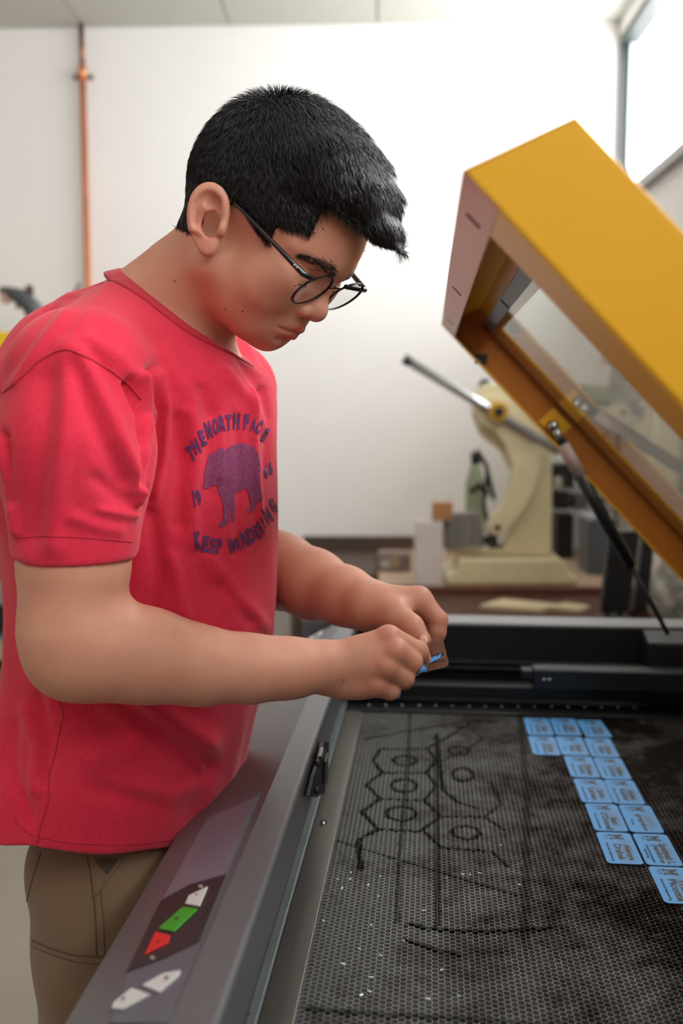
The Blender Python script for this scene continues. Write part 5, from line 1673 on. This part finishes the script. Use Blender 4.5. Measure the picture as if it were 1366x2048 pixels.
for sgn in (1, -1):
    bm = bmesh.new(); K = 48; rg = []
    for i in range(K):
        a = 2 * math.pi * i / K
        ring_ = []
        for (sc, du) in ((.962, -.0012), (.962, .0010), (1.025, .0010), (1.025, -.0012)):
            ring_.append(bm.verts.new(gw(lens_pt(sgn, a, sc, du))))
        rg.append(ring_)
    for i in range(K):
        a, b = rg[i], rg[(i + 1) % K]
        for k in range(4): bm.faces.new([a[k], b[k], b[(k + 1) % 4], a[(k + 1) % 4]])
    rim = from_bm('rim', bm, m_fr, gls, smooth=False)
    bm = bmesh.new()
    bm.faces.new([bm.verts.new(gw(lens_pt(sgn, 2 * math.pi * i / K, .96, 0))) for i in range(K)])
    from_bm('lens', bm, mlens, rim)
    # hinge block and temple
    hx, hv = GU + .012 * math.sin(lean), GV + .012
    t0 = hp(607, 548, .0640); e0 = hp(486, 422, .0765); tm_ = (t0 + e0) / 2
    pts_t = [lens_pt(sgn, R(38) if sgn > 0 else R(142), 1.02), (hx - .001, hv + .001, sgn * .0600), (t0[0], t0[1], sgn * .0645), (tm_[0], tm_[1], sgn * .0705), (e0[0], e0[1], sgn * .0765), (e0[0] - .014, e0[1] + .002, sgn * .0740), (e0[0] - .032, e0[1] - .012, sgn * .0725)]
    tube('temple', [gw(t) for t in pts_t], [.0024, .0028, .0030, .0022, .0018, .0016, .0014], m_fr, gls, 8)
    if sgn > 0:
        for fx, fy in ((590, 531), (594.5, 535.5)):
            c = gw(hp(fx, fy, .0675))
            tube('rivet', [c - Vector(HW * .0008), c + Vector(HW * .0022)], .0009, m_met, gls, 8)
bh = .006 * math.sin(lean)
tube('bridge', [gw((GU + bh, GV + .006, .0118)), gw((GU + bh + .003, GV + .009, .005)), gw((GU + bh + .004, GV + .0095, 0)), gw((GU + bh + .003, GV + .009, -.005)), gw((GU + bh, GV + .006, -.0118))], .0013, m_fr, gls, 8)

# ================================================================== badges on the bed
BW, BH = .0392, .0808           # across, along the machine
m_blue = bpy.data.materials.new('badge_blue_film'); m_blue.use_nodes = True
nt = m_blue.node_tree; N, L = nt.nodes, nt.links; pb = N['Principled BSDF']
pb.inputs['Roughness'].default_value = .5
tc = N.new('ShaderNodeTexCoord'); sp = N.new('ShaderNodeSeparateXYZ'); L.new(tc.outputs['Object'], sp.inputs[0])
def fm(op, a, b=None, clamp=False):
    n = N.new('ShaderNodeMath'); n.operation = op; n.use_clamp = clamp
    for i, v in enumerate((a, b)):
        if v is None: continue
        if isinstance(v, (int, float)): n.inputs[i].default_value = v
        else: L.new(v, n.inputs[i])
    return n.outputs[0]
# smoke residue drawn off to one side of the engraved name
nzb = N.new('ShaderNodeTexNoise'); nzb.inputs['Scale'].default_value = 120; nzb.inputs['Detail'].default_value = 4; L.new(tc.outputs['Object'], nzb.inputs['Vector'])
gx = fm('MULTIPLY', fm('SUBTRACT', sp.outputs[0], .008), 120); gy = fm('MULTIPLY', fm('ADD', sp.outputs[1], .006), 36)
g = fm('POWER', 2.718, fm('MULTIPLY', fm('ADD', fm('MULTIPLY', gx, gx), fm('MULTIPLY', gy, gy)), -1.0))
gsm = fm('MULTIPLY', fm('MULTIPLY', g, fm('ADD', nzb.outputs[0], .25)), .75, True)
mxx = N.new('ShaderNodeMix'); mxx.data_type = 'RGBA'; mxx.inputs[6].default_value = lin('#5fa3e6'); mxx.inputs[7].default_value = lin('#75706c'); L.new(gsm, mxx.inputs[0])
L.new(mxx.outputs[2], pb.inputs['Base Color'])
m_brn = mat('badge_plate_edge', '#3a2a20', .5)
m_eng = mat('badge_engraving', '#4d463f', .6); m_engd = mat('badge_small_text', '#2f3038', .6)
bm = bmesh.new()
prism_bm(bm, [(x, y, .0012) for x, y in rounded_rect(BW, BH, .0055)], (0, 0, .00035)); bmesh.ops.recalc_face_normals(bm, faces=bm.faces)
film_me = bpy.data.meshes.new('face_film'); bm.to_mesh(film_me); bm.free(); film_me.materials.append(m_blue)
bm = bmesh.new()
prism_bm(bm, [(x, y, 0) for x, y in rounded_rect(BW, BH, .0055)], (0, 0, .0012)); bmesh.ops.recalc_face_normals(bm, faces=bm.faces)
plate_me = bpy.data.meshes.new('badge_plate'); bm.to_mesh(plate_me); bm.free(); plate_me.materials.append(m_brn)
# slab-serif block letter, unit square
BLOCKM = [(-.5, -.5), (-.14, -.5), (-.14, -.34), (-.24, -.34), (-.24, .12), (0, -.28), (.24, .12), (.24, -.34), (.14, -.34), (.14, -.5), (.5, -.5), (.5, -.34), (.42, -.34), (.42, .34), (.5, .34), (.5, .5), (.22, .5), (0, .12), (-.22, .5), (-.5, .5), (-.5, .34), (-.42, .34), (-.42, -.34), (-.5, -.34)]
def put_text(bm, s, cx, cy, w, h, bold=.02, maxw=None):
    """text centred at badge (cx, cy); reading direction is along -y of the badge, tops towards +x"""
    v, f = text_mesh(s, bold)
    if not len(v): return
    W_ = v[:, 0].max() - v[:, 0].min(); H_ = v[:, 1].max() - v[:, 1].min()
    vs = [bm.verts.new((cx + y / H_ * h, cy - x / W_ * w, .0017)) for x, y in v]
    for t in f:
        try: bm.faces.new([vs[i] for i in t])
        except ValueError: pass
def make_badge(px, py, name1, name2, dept, label, rot=0.0, dept2=None):
    p = Pmz(px, py, BEDZ)
    o = bpy.data.objects.new('name_badge', plate_me); COL.objects.link(o)
    w = MX * p.x + MY * p.y
    o.location = (w.x, w.y, BEDZ + .0003); o.rotation_euler = (0, 0, -TH + rot)
    tag(o, label, 'badge', 'blue name badges on the bed')
    fo = bpy.data.objects.new('face_film', film_me); COL.objects.link(fo); fo.parent = o
    bm = bmesh.new()
    c = (.0015, BH / 2 - .0125)
    # emblem: tops face +x, letter reads along -y
    vv_ = [Vector((c[0] + y * .0155, c[1] - x * .014, .0017)) for x, y in BLOCKM]
    tt = tessellate_polygon([[Vector((q_.x, q_.y, 0)) for q_ in vv_]])
    vs = [bm.verts.new(q_) for q_ in vv_]
    for t in tt:
        try: bm.faces.new([vs[i] for i in t])
        except ValueError: pass
    if name1: put_text(bm, name1, .0085, -.012, min(.0068 * len(name1), .052), .0086, .03)
    if name2: put_text(bm, name2, -.001, -.012, min(.0068 * len(name2), .052), .0086, .03)
    me = bpy.data.meshes.new('engraving'); bm.to_mesh(me); bm.free()
    link_mesh('engraving', me, m_eng, o)
    bm = bmesh.new()
    put_text(bm, 'MICHIGAN', -.0085, c[1], .0125, .0017, .0); put_text(bm, 'TECH', -.0112, c[1], .0125, .0015, .0)
    put_text(bm, dept, -.0120 if not dept2 else -.0095, -.012, min(.0021 * len(dept), .052), .0036, .03)
    if dept2: put_text(bm, dept2, -.0140, -.012, min(.0021 * len(dept2), .05), .0036, .03)
    me = bpy.data.meshes.new('small_text'); bm.to_mesh(me); bm.free()
    link_mesh('small_text', me, m_engd, o)
    return o
c6 = lambda x, y: (1020 + x / 3.948, 1420 + y / 3.948)
def mid(*pts_): return c6(sum(p[0] for p in pts_) / len(pts_), sum(p[1] for p in pts_) / len(pts_))
ME, CE = 'Mechanical Engineering', 'Civil Engineering'
BADGES = [
    ((105, 68), (300, 72), (340, 206), (150, 206), 'Adam', 'Larson', ME, None, 'blue name badge at the far left corner of the badge group'),
    ((322, 68), (515, 76), (556, 207), (360, 207), 'Noah', 'Miller', ME, None, 'blue name badge in the middle of the farthest row of three'),
    ((526, 84), (715, 88), (806, 222), (600, 220), 'Emma', 'Keller', CE, None, 'slightly turned blue name badge at the right of the farthest row'),
    ((152, 206), (360, 215), (387, 370), (175, 364), 'Lucas', 'Johnson', ME, None, 'blue name badge at the left of the second row, beside the open honeycomb'),
    ((368, 210), (580, 222), (610, 367), (398, 362), 'Evan', 'West', 'Chemistry', None, 'blue name badge in the middle of the second row from the far end'),
    ((585, 225), (800, 232), (855, 381), (640, 376), 'Grace', 'Adams', ME, None, 'blue name badge at the right of the second row from the far end'),
    ((440, 368), (655, 378), (695, 543), (470, 536), 'Thomas', 'Grant', ME, None, 'blue name badge at the left of the third row from the far end'),
    ((665, 380), (885, 388), (948, 558), (720, 550), 'Allen', 'Larson', CE, None, 'blue name badge at the right of the third row from the far end'),
    ((494, 548), (730, 552), (812, 742), (570, 738), 'John', 'Larsen', ME, None, 'blue name badge at the left of the fourth row from the far end'),
    ((738, 558), (970, 562), (1070, 752), (820, 746), 'Amber', 'Kebler', ME, None, 'blue name badge at the right of the fourth row from the far end'),
    ((590, 745), (840, 750), (928, 967), (670, 960), 'Ian', "O'Donnell", ME, None, 'blue name badge with a three-letter first name in the fifth row'),
    ((856, 755), (1100, 760), (1218, 978), (950, 972), '', 'greydon', 'Chemistry', None, 'blue name badge with one single lower-case name in the fifth row'),
    ((680, 970), (940, 975), (1048, 1228), (770, 1218), 'Alanya', 'Drabek', 'Biomedical Engineering', None, 'blue name badge at the left of the nearest pair'),
    ((970, 980), (1230, 985), (1360, 1245), (1080, 1232), 'Savannah L.', 'Jenkins', 'Civil & Environmental', 'Engineering', 'blue name badge with the longest name, right of the nearest pair'),
    ((1100, 1240), (1366, 1248), (1520, 1545), (1222, 1532), 'Tristan', 'Picotte', 'Electrical Engineering', None, 'blue name badge nearest the camera, cut by the right picture edge'),
]
for i, (a, b, c, d, n1, n2, dp, dp2, lb) in enumerate(BADGES):
    cpx = mid(a, b, c, d)
    make_badge(cpx[0], cpx[1], n1, n2, dp, lb, rot=R(3.0) if i == 2 else 0.0, dept2=dp2)

# ================================================================== badge in the hands with its film half peeled
n_b = Vector((-.245, -.503, .829)).normalized()
p0_b = P(868, 1312, 1.022)
def bp_(px, py): return Ppl(px, py, p0_b, n_b)
e1 = (bp_(896, 1331) - bp_(846, 1343)).normalized()
e2 = n_b.cross(e1).normalized(); e2 = e2 if e2.z > 0 else -e2
tr_c = bp_(893, 1281)                       # visible far corner
br_c = bp_(899, 1333)
hgt = .0398
cen_b = br_c - e1 * (.084 / 2) + e2 * (hgt / 2)
hb = empty('held_badge', cen_b)
tag(hb, 'brown metal badge held in both hands with its blue film half peeled off', 'badge')
def hbp(x, y, z): return e1 * x + e2 * y + n_b * z
m_bronze = mat('bronze_plate', '#7a5442', .38, .55, var=.06, vscale=40)
prism('plate', [hbp(x, y, -.0006) for x, y in rounded_rect(.084, hgt, .0055)], n_b * .0012, m_bronze, hb, .0002)
def on_badge(px, py, lift=.0009):
    return bp_(px, py) - cen_b + n_b * lift
bm = bmesh.new()
def bword(s, px, py, dx, hp_, bold=.03):
    v, f = text_mesh(s, bold)
    W_ = v[:, 0].max() - v[:, 0].min(); H_ = v[:, 1].max() - v[:, 1].min()
    vs = [bm.verts.new(on_badge(px + x / W_ * dx - y / H_ * hp_ * .1, py - y / H_ * hp_ - x / W_ * dx * .24, .0008)) for x, y in v]
    for t in f:
        try: bm.faces.new([vs[i] for i in t])
        except ValueError: pass
bword('Engineering', 868, 1326, 42, 5); bword('Stuart', 868, 1312, 40, 10)
me = bpy.data.meshes.new('lettering'); bm.to_mesh(me); bm.free()
link_mesh('lettering', me, mat('badge_dark_text', '#171417', .5), hb)
m_film = mat('blue_film', '#5c9ff0', .45)
ch = lambda x, y: (700 + x / 6.209, 1140 + y / 6.209)
remain = [(930, 1160), (985, 1110), (1040, 1085), (1075, 1070), (1085, 1090), (1115, 1055), (1140, 1040), (1120, 1100), (1090, 1115), (1040, 1140), (1000, 1165), (940, 1185)]
bm = bmesh.new()
vs = [bm.verts.new(on_badge(*ch(x, y), .0011)) for x, y in remain]
for t in tessellate_polygon([[Vector((x, y, 0)) for x, y in remain]]): bm.faces.new([vs[i] for i in t])
me = bpy.data.meshes.new('film_patch'); bm.to_mesh(me); bm.free()
link_mesh('film_patch', me, m_film, hb)
# peeled strip curling towards the right hand
pf = empty('peeled_film', P(810, 1345, .99))
tag(pf, 'strip of blue film being peeled off the brown badge', 'film')
PO = P(810, 1345, .99)
def strip(name, a_pts, b_pts, parent):
    bm = bmesh.new()
    va = [bm.verts.new(P(*t) - PO) for t in a_pts]; vb = [bm.verts.new(P(*t) - PO) for t in b_pts]
    for i in range(len(va) - 1): bm.faces.new([va[i], va[i + 1], vb[i + 1], vb[i]])
    o = from_bm(name, bm, m_film, parent, smooth=True)
    md = o.modifiers.new('thickness', 'SOLIDIFY'); md.thickness = .0003
    return o
def cc(x, y, Y): return ch(x, y) + (Y,)
strip('curl', [cc(960, 1185, 1.006), cc(930, 1170, .985), cc(895, 1200, .972), cc(850, 1250, .962), cc(790, 1285, .958)], [cc(965, 1262, 1.002), cc(945, 1265, .982), cc(910, 1268, .970), cc(850, 1282, .962), cc(790, 1296, .958)], pf)
strip('loose_end', [cc(600, 1450, .975), cc(622, 1490, .972), cc(612, 1545, .968), cc(570, 1590, .966)], [cc(640, 1455, .978), cc(640, 1500, .976), cc(632, 1560, .973), cc(605, 1602, .970)], pf)
# ================================================================== bright acrylic chips on the honeycomb
m_chip = mat('acrylic_chip', '#dfe3e6', .15, spec=.8)
def c8(x, y): return (600 + x / 2.732, 1380 + y / 2.732)
chips = [(205, 1037), (230, 1085), (278, 1000), (275, 1035), (128, 1265), (325, 1417), (335, 1670), (235, 1500), (428, 1130), (440, 1020), (440, 1452), (388, 1572), (700, 1690), (775, 1532), (678, 1207), (1198, 1066), (980, 1003), (890, 1010),
         (482, 128), (455, 175), (905, 190), (372, 1068), (390, 1288), (868, 1675), (1095, 850), (800, 1030), (930, 1012), (668, 1208), (380, 1650), (565, 1372)]
cr = random.Random(5)
bm = bmesh.new(); bbox(bm, (-.5, -.5, 0), (.5, .5, 1)); chip_me = bpy.data.meshes.new('acrylic_chip'); bm.to_mesh(chip_me); bm.free(); chip_me.materials.append(m_chip)
for x, y in chips:
    p = Pz(*c8(x, y), BEDZ)
    o = bpy.data.objects.new('acrylic_chip', chip_me); COL.objects.link(o)
    o.location = (p.x, p.y, BEDZ + .0002); o.rotation_euler = (cr.uniform(-.3, .3), cr.uniform(-.2, .2), cr.uniform(0, 3.1))
    o.scale = (cr.uniform(.0025, .0045), cr.uniform(.0008, .0016), .0008)
    tag(o, 'tiny clear acrylic offcut chip lying on the honeycomb bed', 'chip', 'acrylic chips on the bed')
